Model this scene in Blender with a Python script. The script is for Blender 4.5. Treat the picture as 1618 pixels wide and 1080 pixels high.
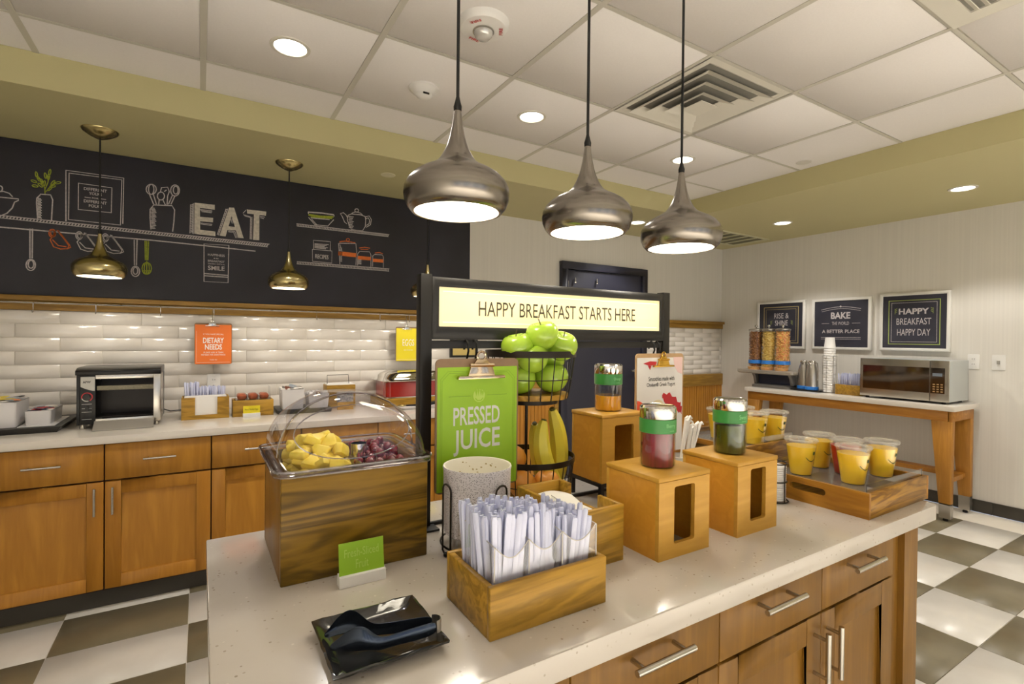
import bpy, bmesh, math, random
from mathutils import Vector, Matrix
random.seed(7)
R = random.Random(11)
PI = math.pi
for o in list(bpy.data.objects): bpy.data.objects.remove(o)
S = bpy.context.scene
COL = S.collection

# ------------------------------------------------------------ camera, world, sun, exposure
F, YAW, PITCH, ROLL = 802.05, .5501, -.0086, .0100
CAMZ = 1.32
fw = Vector((math.sin(YAW)*math.cos(PITCH), math.cos(YAW)*math.cos(PITCH), math.sin(PITCH)))
rt0 = Vector((math.cos(YAW), -math.sin(YAW), 0)); up0 = rt0.cross(fw)
rt = rt0*math.cos(ROLL)+up0*math.sin(ROLL); up = up0*math.cos(ROLL)-rt0*math.sin(ROLL)
cd = bpy.data.cameras.new('camera'); cam = bpy.data.objects.new('camera', cd); COL.objects.link(cam)
M = Matrix((rt, up, -fw)).transposed().to_4x4(); M.translation = (0, 0, CAMZ)
cam.matrix_world = M
cd.sensor_width = 36; cd.lens = F/1618*36; cd.clip_start = .02; cd.clip_end = 60
S.camera = cam
w = bpy.data.worlds.new('world'); S.world = w; w.use_nodes = True
bg = w.node_tree.nodes['Background']; bg.inputs[0].default_value = (.72, .82, 1, 1); bg.inputs[1].default_value = 1.0
S.view_settings.view_transform = 'Standard'; S.view_settings.look = 'None'
S.view_settings.gamma = 1; S.view_settings.use_curve_mapping = False
S.view_settings.exposure = 0.20

def area(name, loc, rot, sx, sy, power, color):
    l = bpy.data.lights.new(name, 'AREA'); l.shape = 'RECTANGLE'; l.size = sx; l.size_y = sy
    l.energy = power; l.color = color
    o = bpy.data.objects.new(name, l); COL.objects.link(o); o.location = loc; o.rotation_euler = rot
    return o
DAY = (.70, .82, 1.0); WARM = (1.0, .93, .84); WARM2 = (1.0, .955, .90)
# daylight entering by the four windows behind the camera (wall_front at y = -3.6)
for k in range(4):
    area('window_daylight', (-1.75+k*1.75, -3.82, 1.35), (-PI/2, 0, 0), 1.15, 1.7, 72, DAY)
# unseen area lights added behind the camera, to brighten the ceiling by floor bounce
for x in (-1.4, .8, 3.0):
    for y in (-1.75, -2.9):
        l = area('added_fill_light', (x, y, 2.49), (0, 0, 0), .35, .35, 36, WARM2); l.data.spread = math.radians(105)
def spot(loc, power, size, blend, color, r=.06):
    l = bpy.data.lights.new('downlight_beam', 'SPOT'); l.energy = power; l.spot_size = math.radians(size); l.spot_blend = blend
    l.color = color; l.shadow_soft_size = r
    o = bpy.data.objects.new('downlight_beam', l); COL.objects.link(o); o.location = loc
    return o
SOFZ, CEIL = 2.367, 2.515
CEIL_LIGHTS = [(.312, 2.289), (1.52, 2.298), (2.73, 2.30)]
SOF_LIGHTS = [(4.42, 1.354), (4.42, 2.612), (3.34, 3.314), (4.42, .10)]
for x, y in CEIL_LIGHTS: spot((x, y, CEIL-.02), 40, 128, .55, WARM2)
for x, y in SOF_LIGHTS: spot((x, y, SOFZ-.02), 38, 112, .35, WARM2)
ISLAND_PENDANTS = [(.517, 1.10, 1.615), (.915, 1.10, 1.612), (1.30, 1.10, 1.608)]
COUNTER_PENDANTS = [(-.447, 3.36, 1.612), (.456, 3.36, 1.606), (1.357, 3.36, 1.602)]
for x, y, z in ISLAND_PENDANTS: spot((x, y, z+.03), 13, 150, .5, WARM, .07)
for x, y, z in COUNTER_PENDANTS: spot((x, y, z+.03), 20, 150, .5, WARM, .06)

# ------------------------------------------------------------ materials
def srgb(h):
    if isinstance(h, str): c = [int(h[i:i+2], 16)/255 for i in (0, 2, 4)]
    else: c = [v/255 for v in h]
    return tuple((v/12.92 if v <= .04045 else ((v+.055)/1.055)**2.4) for v in c)+(1,)
class NT:
    def __init__(s, name):
        s.m = bpy.data.materials.new(name); s.m.use_nodes = True; s.t = s.m.node_tree
        s.b = s.t.nodes['Principled BSDF']; s.out = s.t.nodes['Material Output']
    def n(s, typ, **k):
        x = s.t.nodes.new(typ)
        for a, v in k.items():
            if a in x.inputs: x.inputs[a].default_value = v
            else: setattr(x, a, v)
        return x
    def l(s, a, b): s.t.links.new(a, b)
def mat(name, col, rough=.5, metal=0, spec=.5, noise=0, nscale=20, bump=0, bscale=60, emit=None, estr=0, coat=0, trans=0, aniso=0):
    T = NT(name); b = T.b; c = srgb(col)
    b.inputs['Base Color'].default_value = c; b.inputs['Roughness'].default_value = rough
    b.inputs['Metallic'].default_value = metal; b.inputs['Specular IOR Level'].default_value = spec
    b.inputs['Coat Weight'].default_value = coat; b.inputs['Coat Roughness'].default_value = .15
    b.inputs['Transmission Weight'].default_value = trans
    if emit: b.inputs['Emission Color'].default_value = srgb(emit); b.inputs['Emission Strength'].default_value = estr
    tc = T.n('ShaderNodeTexCoord')
    if noise:
        nz = T.n('ShaderNodeTexNoise'); nz.inputs['Scale'].default_value = nscale; nz.inputs['Detail'].default_value = 4
        T.l(tc.outputs['Object'], nz.inputs['Vector'])
        mx = T.n('ShaderNodeMixRGB'); mx.blend_type = 'MULTIPLY'; mx.inputs['Color1'].default_value = c
        rp = T.n('ShaderNodeMapRange'); rp.inputs['From Min'].default_value = .3; rp.inputs['From Max'].default_value = .7
        rp.inputs['To Min'].default_value = 1-noise; rp.inputs['To Max'].default_value = 1
        T.l(nz.outputs['Fac'], rp.inputs['Value']); mx.inputs['Fac'].default_value = 1
        T.l(rp.outputs['Result'], mx.inputs['Color2']); T.l(mx.outputs['Color'], b.inputs['Base Color'])
    if bump:
        nb = T.n('ShaderNodeTexNoise'); nb.inputs['Scale'].default_value = bscale; nb.inputs['Detail'].default_value = 3
        T.l(tc.outputs['Object'], nb.inputs['Vector'])
        bp = T.n('ShaderNodeBump'); bp.inputs['Strength'].default_value = bump; bp.inputs['Distance'].default_value = .002
        T.l(nb.outputs['Fac'], bp.inputs['Height']); T.l(bp.outputs['Normal'], b.inputs['Normal'])
    return T.m
def wood(name, light, dark, axis=0, scale=1.0, contrast=1.0, rough=.38, knots=False, off=0):
    T = NT(name); b = T.b
    tc = T.n('ShaderNodeTexCoord'); mp = T.n('ShaderNodeMapping')
    sc = [9*scale]*3; sc[axis] = .9*scale; mp.inputs['Scale'].default_value = sc
    mp.inputs['Location'].default_value = (off, off*.7, off*.3)
    T.l(tc.outputs['Object'], mp.inputs['Vector'])
    n1 = T.n('ShaderNodeTexNoise'); n1.inputs['Scale'].default_value = 1.6; n1.inputs['Detail'].default_value = 5; n1.inputs['Distortion'].default_value = 1.2 if not knots else 2.2
    n2 = T.n('ShaderNodeTexNoise'); n2.inputs['Scale'].default_value = 14; n2.inputs['Detail'].default_value = 3
    T.l(mp.outputs[0], n1.inputs['Vector']); T.l(mp.outputs[0], n2.inputs['Vector'])
    wv = T.n('ShaderNodeMath', operation='SINE'); ml = T.n('ShaderNodeMath', operation='MULTIPLY'); ml.inputs[1].default_value = 26 if knots else 16
    T.l(n1.outputs['Fac'], ml.inputs[0]); T.l(ml.outputs[0], wv.inputs[0])
    a1 = T.n('ShaderNodeMapRange'); a1.inputs['From Min'].default_value = -1; a1.inputs['From Max'].default_value = 1
    a1.inputs['To Min'].default_value = 0; a1.inputs['To Max'].default_value = .55*contrast
    T.l(wv.outputs[0], a1.inputs['Value'])
    a2 = T.n('ShaderNodeMath', operation='MULTIPLY_ADD'); a2.inputs[1].default_value = .5*contrast
    T.l(n2.outputs['Fac'], a2.inputs[0]); T.l(a1.outputs[0], a2.inputs[2])
    mx = T.n('ShaderNodeMixRGB'); mx.inputs['Color1'].default_value = srgb(light); mx.inputs['Color2'].default_value = srgb(dark)
    T.l(a2.outputs[0], mx.inputs['Fac']); T.l(mx.outputs[0], b.inputs['Base Color'])
    b.inputs['Roughness'].default_value = rough+.08; b.inputs['Coat Weight'].default_value = .10; b.inputs['Coat Roughness'].default_value = .2; b.inputs['Specular IOR Level'].default_value = .35
    bp = T.n('ShaderNodeBump'); bp.inputs['Strength'].default_value = .12; bp.inputs['Distance'].default_value = .001
    T.l(a2.outputs[0], bp.inputs['Height']); T.l(bp.outputs[0], b.inputs['Normal'])
    return T.m
def clear(name, tint=(255, 255, 255), rough=.02, ior=1.45, dens=0.0, alpha_edge=.0):
    """thin clear plastic or glass sheet: fresnel reflection over see-through"""
    T = NT(name); T.t.nodes.remove(T.b)
    tr = T.n('ShaderNodeBsdfTransparent'); tr.inputs[0].default_value = srgb(tint)
    gl = T.n('ShaderNodeBsdfGlossy'); gl.inputs['Roughness'].default_value = rough
    fr = T.n('ShaderNodeLayerWeight'); fr.inputs['Blend'].default_value = .22
    mr = T.n('ShaderNodeMapRange'); mr.inputs['To Min'].default_value = .02+dens; mr.inputs['To Max'].default_value = .55
    T.l(fr.outputs['Facing'], mr.inputs['Value'])
    mx = T.n('ShaderNodeMixShader'); T.l(mr.outputs[0], mx.inputs[0]); T.l(tr.outputs[0], mx.inputs[1]); T.l(gl.outputs[0], mx.inputs[2])
    T.l(mx.outputs[0], T.out.inputs['Surface'])
    return T.m
def frosted(name, col, opacity, rough=.3):
    T = NT(name); T.b.inputs['Base Color'].default_value = srgb(col); T.b.inputs['Roughness'].default_value = rough
    tr = T.n('ShaderNodeBsdfTransparent'); mx = T.n('ShaderNodeMixShader'); mx.inputs[0].default_value = opacity
    T.l(tr.outputs[0], mx.inputs[1]); T.l(T.b.outputs[0], mx.inputs[2]); T.l(mx.outputs[0], T.out.inputs['Surface'])
    return T.m
def quartz(name, base, sp1, sp2):
    T = NT(name); b = T.b; tc = T.n('ShaderNodeTexCoord')
    v = T.n('ShaderNodeTexVoronoi'); v.inputs['Scale'].default_value = 100; T.l(tc.outputs['Object'], v.inputs['Vector'])
    cr = T.n('ShaderNodeMath', operation='LESS_THAN'); cr.inputs[1].default_value = .22; T.l(v.outputs['Distance'], cr.inputs[0])
    rn = T.n('ShaderNodeMath', operation='GREATER_THAN'); rn.inputs[1].default_value = .72
    sx = T.n('ShaderNodeSeparateColor'); T.l(v.outputs['Color'], sx.inputs[0]); T.l(sx.outputs[0], rn.inputs[0])
    an = T.n('ShaderNodeMath', operation='MULTIPLY'); T.l(cr.outputs[0], an.inputs[0]); T.l(rn.outputs[0], an.inputs[1])
    half = T.n('ShaderNodeMath', operation='MULTIPLY'); half.inputs[1].default_value = .75; T.l(an.outputs[0], half.inputs[0])
    nz = T.n('ShaderNodeTexNoise'); nz.inputs['Scale'].default_value = 9; nz.inputs['Detail'].default_value = 6; T.l(tc.outputs['Object'], nz.inputs['Vector'])
    mx0 = T.n('ShaderNodeMixRGB'); mx0.inputs['Color1'].default_value = srgb(base); mx0.inputs['Color2'].default_value = srgb(sp2)
    T.l(nz.outputs['Fac'], mx0.inputs['Fac'])
    mx = T.n('ShaderNodeMixRGB'); T.l(half.outputs[0], mx.inputs['Fac']); T.l(mx0.outputs[0], mx.inputs['Color1'])
    mxs = T.n('ShaderNodeMixRGB'); mxs.inputs['Color1'].default_value = srgb(sp1); mxs.inputs['Color2'].default_value = srgb('dcd5ca'); T.l(sx.outputs[1], mxs.inputs['Fac'])
    T.l(mxs.outputs[0], mx.inputs['Color2']); T.l(mx.outputs[0], b.inputs['Base Color'])
    b.inputs['Roughness'].default_value = .16; b.inputs['Coat Weight'].default_value = .2
    return T.m
def brushed(name, col, rough=.28, axis=2):
    T = NT(name); b = T.b; b.inputs['Metallic'].default_value = 1; b.inputs['Base Color'].default_value = srgb(col)
    tc = T.n('ShaderNodeTexCoord'); mp = T.n('ShaderNodeMapping'); s = [4, 4, 4]; s[axis] = 260; mp.inputs['Scale'].default_value = s
    T.l(tc.outputs['Object'], mp.inputs['Vector'])
    nz = T.n('ShaderNodeTexNoise'); nz.inputs['Scale'].default_value = 3; T.l(mp.outputs[0], nz.inputs['Vector'])
    mr = T.n('ShaderNodeMapRange'); mr.inputs['To Min'].default_value = rough*.8; mr.inputs['To Max'].default_value = rough*1.3
    T.l(nz.outputs['Fac'], mr.inputs['Value']); T.l(mr.outputs[0], b.inputs['Roughness'])
    b.inputs['Anisotropic'].default_value = .5
    return T.m
def wallpaper(name, col):
    T = NT(name); b = T.b; tc = T.n('ShaderNodeTexCoord'); mp = T.n('ShaderNodeMapping'); mp.inputs['Scale'].default_value = (85, 85, .6)
    T.l(tc.outputs['Object'], mp.inputs['Vector'])
    nz = T.n('ShaderNodeTexNoise'); nz.inputs['Scale'].default_value = 1; nz.inputs['Detail'].default_value = 1; T.l(mp.outputs[0], nz.inputs['Vector'])
    mr = T.n('ShaderNodeMapRange'); mr.inputs['From Min'].default_value = .4; mr.inputs['From Max'].default_value = .6; mr.inputs['To Min'].default_value = .965; mr.inputs['To Max'].default_value = 1
    T.l(nz.outputs['Fac'], mr.inputs['Value'])
    mx = T.n('ShaderNodeMixRGB'); mx.blend_type = 'MULTIPLY'; mx.inputs['Fac'].default_value = 1; mx.inputs['Color1'].default_value = srgb(col)
    T.l(mr.outputs[0], mx.inputs['Color2']); T.l(mx.outputs[0], b.inputs['Base Color']); b.inputs['Roughness'].default_value = .6
    bp = T.n('ShaderNodeBump'); bp.inputs['Strength'].default_value = .3; bp.inputs['Distance'].default_value = .001; T.l(nz.outputs['Fac'], bp.inputs['Height']); T.l(bp.outputs[0], b.inputs['Normal'])
    return T.m
def speckle(name, base, dot, scale, thr, rough=.35, pick=.5):
    T = NT(name); b = T.b; tc = T.n('ShaderNodeTexCoord'); mp = T.n('ShaderNodeMapping'); mp.inputs['Scale'].default_value = (1, 1, 1.5)
    T.l(tc.outputs['Object'], mp.inputs['Vector'])
    v = T.n('ShaderNodeTexVoronoi'); v.inputs['Scale'].default_value = scale; T.l(mp.outputs[0], v.inputs['Vector'])
    cr = T.n('ShaderNodeMath', operation='LESS_THAN'); cr.inputs[1].default_value = thr; T.l(v.outputs['Distance'], cr.inputs[0])
    sx = T.n('ShaderNodeSeparateColor'); T.l(v.outputs['Color'], sx.inputs[0])
    rn = T.n('ShaderNodeMath', operation='GREATER_THAN'); rn.inputs[1].default_value = pick; T.l(sx.outputs[0], rn.inputs[0])
    an = T.n('ShaderNodeMath', operation='MULTIPLY'); T.l(cr.outputs[0], an.inputs[0]); T.l(rn.outputs[0], an.inputs[1])
    mx = T.n('ShaderNodeMixRGB'); mx.inputs['Color1'].default_value = srgb(base); mx.inputs['Color2'].default_value = srgb(dot)
    T.l(an.outputs[0], mx.inputs['Fac']); T.l(mx.outputs[0], b.inputs['Base Color']); b.inputs['Roughness'].default_value = rough
    return T.m
def mixnoise(name, c1, c2, scale, rough=.5, lo=.35, hi=.65, bump=0, coat=0, stretch=(1, 1, 1)):
    T = NT(name); b = T.b; tc = T.n('ShaderNodeTexCoord'); mp = T.n('ShaderNodeMapping'); mp.inputs['Scale'].default_value = stretch
    T.l(tc.outputs['Object'], mp.inputs['Vector'])
    nz = T.n('ShaderNodeTexNoise'); nz.inputs['Scale'].default_value = scale; nz.inputs['Detail'].default_value = 4; T.l(mp.outputs[0], nz.inputs['Vector'])
    mr = T.n('ShaderNodeMapRange'); mr.inputs['From Min'].default_value = lo; mr.inputs['From Max'].default_value = hi; T.l(nz.outputs['Fac'], mr.inputs['Value'])
    mx = T.n('ShaderNodeMixRGB'); mx.inputs['Color1'].default_value = srgb(c1); mx.inputs['Color2'].default_value = srgb(c2)
    T.l(mr.outputs[0], mx.inputs['Fac']); T.l(mx.outputs[0], b.inputs['Base Color']); b.inputs['Roughness'].default_value = rough
    b.inputs['Coat Weight'].default_value = coat
    if bump:
        bp = T.n('ShaderNodeBump'); bp.inputs['Strength'].default_value = bump; bp.inputs['Distance'].default_value = .003
        T.l(nz.outputs['Fac'], bp.inputs['Height']); T.l(bp.outputs[0], b.inputs['Normal'])
    return T.m

m_soffit = mat('khaki_green_paint', 'c0b88a', .6, bump=.05)
m_ceil = mat('white_ceiling_panel', 'ebe7e4', .9, noise=.03, nscale=120, bump=.12, bscale=300)
m_grid = mat('ceiling_grid_metal', 'c6c2b6', .5)
m_wall = wallpaper('pale_striped_wallcovering', 'dedad2')
m_dark = mat('near_black', '15140f', .5)
m_board = mixnoise('chalkboard_black', '1f1e25', '292833', 2.2, .55, bump=.02)
m_chalk = mat('white_chalk', 'cfc8c8', .9, noise=.35, nscale=90)
m_chalkf = mat('cream_chalk_fill', 'd9d2c6', .9, noise=.3, nscale=60)
m_chalkg = mat('green_chalk', 'a8b53c', .9, noise=.35, nscale=90)
m_chalko = mat('orange_chalk', 'd9713a', .9, noise=.35, nscale=90)
m_orange_band = mat('orange_chalk_band', 'ea7d3c', .9, noise=.2, nscale=60)
m_tile = mixnoise('glazed_ceramic_tile', 'e6e0d8', 'dad3c9', 3, .14, bump=.12, coat=.3, stretch=(1, 1, 2))
m_grout = mat('pale_grout', 'ece6da', .8)
m_rail = wood('honey_oak_trim', 'b48a38', '7a5a20', 0, 1.2, .8)
m_cab = wood('honey_maple_cabinet', 'c98d34', 'a0681c', 2, .8, .75, .34)
m_cabh = wood('honey_maple_drawer', 'c08830', '98641c', 2, .8, .75, .34, off=3)
m_cabp = wood('honey_maple_panel', 'cd9236', 'a46c1e', 2, .55, .85, .34, off=7)
m_gap = mat('reddish_dark_gap', '3a1d12', .7)
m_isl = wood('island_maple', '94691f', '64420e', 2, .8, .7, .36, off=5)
m_quartz = quartz('speckled_quartz', 'cdc6bd', '85745e', 'c0b8ad')
m_quartz2 = quartz('pale_quartz', 'e4ddd2', 'cfc4b4', 'd8d0c4')
m_steel = brushed('brushed_steel', 'b9b5ae', .3, 2)
m_steelx = brushed('brushed_steel_bar', 'c4c0b8', .22, 0)
m_chrome = mat('polished_chrome', 'd8d6d2', .08, 1)
m_brass = brushed('antique_brass', 'bcae7c', .2, 2)
m_nickel = brushed('brushed_nickel', '928c84', .22, 2)
m_black = mat('black_metal', '14120f', .35, .3)
m_blacks = mat('black_powder_coat', '1a1816', .4, .2)
m_wire = mat('dark_bronze_wire', '2a241c', .4, .6)
m_cord = mat('black_cord', '0c0b0b', .5)
m_glow = mat('lit_diffuser', 'fff8ea', .5, emit='fff4dc', estr=9)
m_glow2 = mat('lit_downlight_lens', 'ffffff', .5, emit='fff8ea', estr=8)
m_trimw = mat('white_trim_ring', 'd8d4c8', .4)
m_olive = mixnoise('olive_floor_tile', '6f6650', '7d745c', 5, .32, bump=.02)
m_white = mixnoise('white_floor_tile', 'dcd8d0', 'd2cdc4', 5, .28, bump=.02)
m_base = mat('charcoal_vinyl_base', '3d3931', .4)
m_navy = mat('navy_door_paint', '2b2c3a', .4)
m_white_p = mat('white_plastic', 'e6e4e0', .35)
m_paper = mat('white_paper', 'f0eeea', .8)
m_clear = clear('clear_acrylic')
m_clear2 = clear('clear_plastic_cup', dens=.0, rough=.08)
m_dome = clear('clear_dome_polycarbonate', (250, 249, 252), .03, dens=.0)
m_edge = mat('acrylic_edge', 'c9c4be', .2, spec=.8)
m_bin = wood('stained_pine_box', 'a07a24', '57400a', 0, .8, 1.1, .3, knots=True)
m_binl = wood('stained_pine_side', 'a47628', '724e12', 2, .6, .9, .3, off=2)
m_ped = wood('light_oak_riser', 'd2a144', 'b6862c', 0, 1.3, .7, .35)
m_ped2 = wood('light_oak_riser_side', 'd89c38', 'be8224', 0, 1.0, .6, .35, off=9)
m_cut = wood('pine_caddy', 'c49636', '86641a', 0, 1.1, 1.0, .35, knots=True, off=4)
m_tray = wood('grained_tray_oak', 'b48428', '6d470e', 0, 1.4, 1.1, .35, knots=True, off=6)
m_tray2 = wood('grained_tray_side', 'c0882c', '845410', 1, 1.2, .9, .35, off=8)
m_table = wood('honey_console_wood', 'c48a38', '9c6820', 2, 1.0, .8)
m_tableh = wood('honey_console_apron', 'c08432', '965f1c', 1, 1.0, .8)

# ------------------------------------------------------------ mesh helpers
class MB:
    def __init__(s): s.v = []; s.f = []
    def add(s, vs, fs):
        o = len(s.v); s.v += [tuple(p) for p in vs]; s.f += [tuple(i+o for i in f) for f in fs]; return s
    def box(s, x0, x1, y0, y1, z0, z1):
        if x0 > x1: x0, x1 = x1, x0
        if y0 > y1: y0, y1 = y1, y0
        vs = [(x, y, z) for z in (z0, z1) for y in (y0, y1) for x in (x0, x1)]
        return s.add(vs, [(0, 2, 3, 1), (4, 5, 7, 6), (0, 1, 5, 4), (2, 6, 7, 3), (0, 4, 6, 2), (1, 3, 7, 5)])
    def loft(s, rings, closed=True, cap0=True, cap1=True):
        n = len(rings[0]); vs = [p for r in rings for p in r]; fs = []
        for i in range(len(rings)-1):
            for j in range(n if closed else n-1):
                k = (j+1) % n; fs.append((i*n+j, i*n+k, (i+1)*n+k, (i+1)*n+j))
        if cap0 and closed: fs.append(tuple(range(n))[::-1])
        if cap1 and closed: fs.append(tuple((len(rings)-1)*n+j for j in range(n)))
        return s.add(vs, fs)
    def lathe(s, cx, cy, prof, seg=24, cap0=False, cap1=False):
        rings = [[(cx+r*math.cos(2*PI*k/seg), cy+r*math.sin(2*PI*k/seg), z) for k in range(seg)] for r, z in prof]
        return s.loft(rings, True, cap0, cap1)
    def tube(s, pts, r, seg=8, rs=None, closed=False):
        P = [Vector(p) for p in pts]; n = len(P); rings = []; u = None
        for i, p in enumerate(P):
            if closed: t = (P[(i+1) % n]-P[i-1])
            else: t = (P[min(i+1, n-1)]-P[max(i-1, 0)])
            t.normalize()
            if u is None:
                u = t.cross(Vector((0, 0, 1)) if abs(t.z) < .9 else Vector((1, 0, 0))); u.normalize()
            else:
                u = u-t*u.dot(t); u.normalize()
            v = t.cross(u); q = rs[i] if rs else r
            rings.append([tuple(p+u*q*math.cos(2*PI*k/seg)+v*q*math.sin(2*PI*k/seg)) for k in range(seg)])
        if closed: rings.append(rings[0]); return s.loft(rings, True, False, False)
        return s.loft(rings)
    def ell(s, cx, cy, cz, rx, ry, rz, seg=12, rg=8):
        rings = []
        for i in range(1, rg):
            a = PI*i/rg-PI/2
            rings.append([(cx+rx*math.cos(a)*math.cos(2*PI*k/seg), cy+ry*math.cos(a)*math.sin(2*PI*k/seg), cz+rz*math.sin(a)) for k in range(seg)])
        o = len(s.v); s.loft(rings, True, False, False)
        b = len(s.v); s.v += [(cx, cy, cz-rz), (cx, cy, cz+rz)]; l = o+(rg-2)*seg
        for k in range(seg):
            s.f.append((b, o+(k+1) % seg, o+k)); s.f.append((b+1, l+k, l+(k+1) % seg))
        return s
    def prism(s, fr, pts, d0, d1):
        """polygon pts (u,v) on frame, from depth d0 to d1 along the frame's normal"""
        n = len(pts)
        s.add([fr(u, v, d0) for u, v in pts]+[fr(u, v, d1) for u, v in pts],
              [tuple(range(n))[::-1], tuple(range(n, 2*n))]+[(j, (j+1) % n, n+(j+1) % n, n+j) for j in range(n)])
        return s
    def build(s, name, m, parent=None, smooth=False, bevel=0, ang=40, seg=2, kind=None):
        me = bpy.data.meshes.new(name)
        L = root_loc(parent)
        me.from_pydata([(a-L[0], b-L[1], c-L[2]) for a, b, c in s.v], [], s.f); me.update()
        bm = bmesh.new(); bm.from_mesh(me)
        bmesh.ops.remove_doubles(bm, verts=bm.verts, dist=1e-6)
        bmesh.ops.recalc_face_normals(bm, faces=bm.faces)
        if bevel:
            es = [e for e in bm.edges if len(e.link_faces) == 2 and e.calc_face_angle(0) > math.radians(ang)]
            bmesh.ops.bevel(bm, geom=es, offset=bevel, segments=seg, affect='EDGES', profile=.6, clamp_overlap=True)
        bm.to_mesh(me); bm.free()
        if smooth or bevel:
            me.shade_smooth(); me.set_sharp_from_angle(angle=math.radians(ang if smooth else 50))
        me.materials.append(m)
        o = bpy.data.objects.new(name, me); COL.objects.link(o)
        if parent: o.parent = parent
        elif L != (0, 0, 0): o.location = L
        if kind: o['kind'] = kind
        return o
def root_loc(p):
    if p is None: return (0, 0, 0)
    while p.parent: p = p.parent
    return tuple(p.location)
def tag(o, label, cat, group=None, kind=None):
    o['label'] = label; o['category'] = cat
    if group: o['group'] = group
    if kind: o['kind'] = kind
    return o
def thing(name, label, cat, loc, group=None, kind=None):
    o = bpy.data.objects.new(name, None); o.empty_display_size = .05; COL.objects.link(o); o.location = loc
    return tag(o, label, cat, group, kind)
def recenter(o):
    """put a top-level mesh's origin at its base centre"""
    me = o.data; xs = [v.co for v in me.vertices]
    c = Vector(((min(v.x for v in xs)+max(v.x for v in xs))/2, (min(v.y for v in xs)+max(v.y for v in xs))/2, min(v.z for v in xs)))
    me.transform(Matrix.Translation(-c)); o.location = o.location+c; return o
def setting(name, label=None):
    o = bpy.data.objects.new(name, None); COL.objects.link(o); o['kind'] = 'structure'
    if label: o['label'] = label
    return o
def copy_tree(o, parent=None):
    c = o.copy(); COL.objects.link(c); c.parent = parent
    if parent: c.matrix_parent_inverse = o.matrix_parent_inverse
    for ch in list(o.children): copy_tree(ch, c)
    return c
def clone(o, loc, label=None, rz=None, group=None):
    c = copy_tree(o); c.location = loc
    if rz is not None: c.rotation_euler = (c.rotation_euler[0], c.rotation_euler[1], rz)
    if label: c['label'] = label
    if group: c['group'] = group
    return c
def frame(O, u, v):
    O, u, v = Vector(O), Vector(u), Vector(v); n = u.cross(v)
    return lambda a, b, d=0: tuple(O+u*a+v*b+n*d)
def FB(y): return frame((0, y, 0), (1, 0, 0), (0, 0, 1))       # faces -Y: coordinates (x, z)
def FR(x): return frame((x, 0, 0), (0, -1, 0), (0, 0, 1))      # faces -X: coordinates (-y, z)
def ribbon(mb, fr, pts, w, d=.001, closed=False, t=.0008):
    P = [Vector((a, b)) for a, b in pts]; n = len(P)
    L = []; Rr = []
    for i in range(n):
        a = P[i-1] if (i > 0 or closed) else P[i]; b = P[(i+1) % n] if (i < n-1 or closed) else P[i]
        d1 = (b-a)
        if d1.length < 1e-9: d1 = Vector((1, 0))
        d1.normalize(); nn = Vector((-d1.y, d1.x))*w/2
        L.append(P[i]+nn); Rr.append(P[i]-nn)
    m = n if closed else n-1
    vs = [fr(p.x, p.y, d) for p in L]+[fr(p.x, p.y, d) for p in Rr]
    mb.add(vs, [(i, (i+1) % n, n+(i+1) % n, n+i) for i in range(m)])
    return mb
FONT = None
def text_mesh(body, bold=0.0, thick=0.0, res=3, lines_space=1.0):
    cu = bpy.data.curves.new('txt', 'FONT'); cu.body = body; cu.size = 1; cu.offset = bold; cu.extrude = thick; cu.resolution_u = res
    cu.align_x = 'CENTER'; cu.space_line = lines_space
    o = bpy.data.objects.new('txt', cu); COL.objects.link(o)
    dg = bpy.context.evaluated_depsgraph_get(); me = bpy.data.meshes.new_from_object(o.evaluated_get(dg))
    bpy.data.objects.remove(o); return me
def text(name, body, fr, u0, u1, v0, v1, m, parent, bold=0.0, d=.001, keep=False, warp=None):
    me = text_mesh(body, bold); xs = [v.co.x for v in me.vertices]; ys = [v.co.y for v in me.vertices]
    ax, bx, ay, by = min(xs), max(xs), min(ys), max(ys)
    su = (u1-u0)/(bx-ax); sv = (v1-v0)/(by-ay)
    if keep: sv = su = min(su, sv)
    L = root_loc(parent); cu = (u0+u1)/2; cv = (v0+v1)/2
    for v in me.vertices:
        a = cu+(v.co.x-(ax+bx)/2)*su; b = cv+(v.co.y-(ay+by)/2)*sv
        p = warp(a, b) if warp else fr(a, b, d)
        v.co = (p[0]-L[0], p[1]-L[1], p[2]-L[2])
    me.materials.clear(); me.materials.append(m)
    o = bpy.data.objects.new(name, me); COL.objects.link(o)
    if parent: o.parent = parent
    return o
def rrect(cx, cy, hx, hy, r, n=5):
    pts = []
    for qx, qy, a0 in ((1, 1, 0), (-1, 1, PI/2), (-1, -1, PI), (1, -1, 3*PI/2)):
        for k in range(n):
            a = a0+PI/2*k/(n-1); pts.append((cx+qx*(hx-r)+r*math.cos(a), cy+qy*(hy-r)+r*math.sin(a)))
    return pts
def rloft(mb, cx, cy, rows, n=5, cap0=False, cap1=False):
    return mb.loft([[(x, y, z) for x, y in rrect(cx, cy, hx, hy, min(r, hx*.999, hy*.999), n)] for hx, hy, r, z in rows], True, cap0, cap1)
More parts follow.
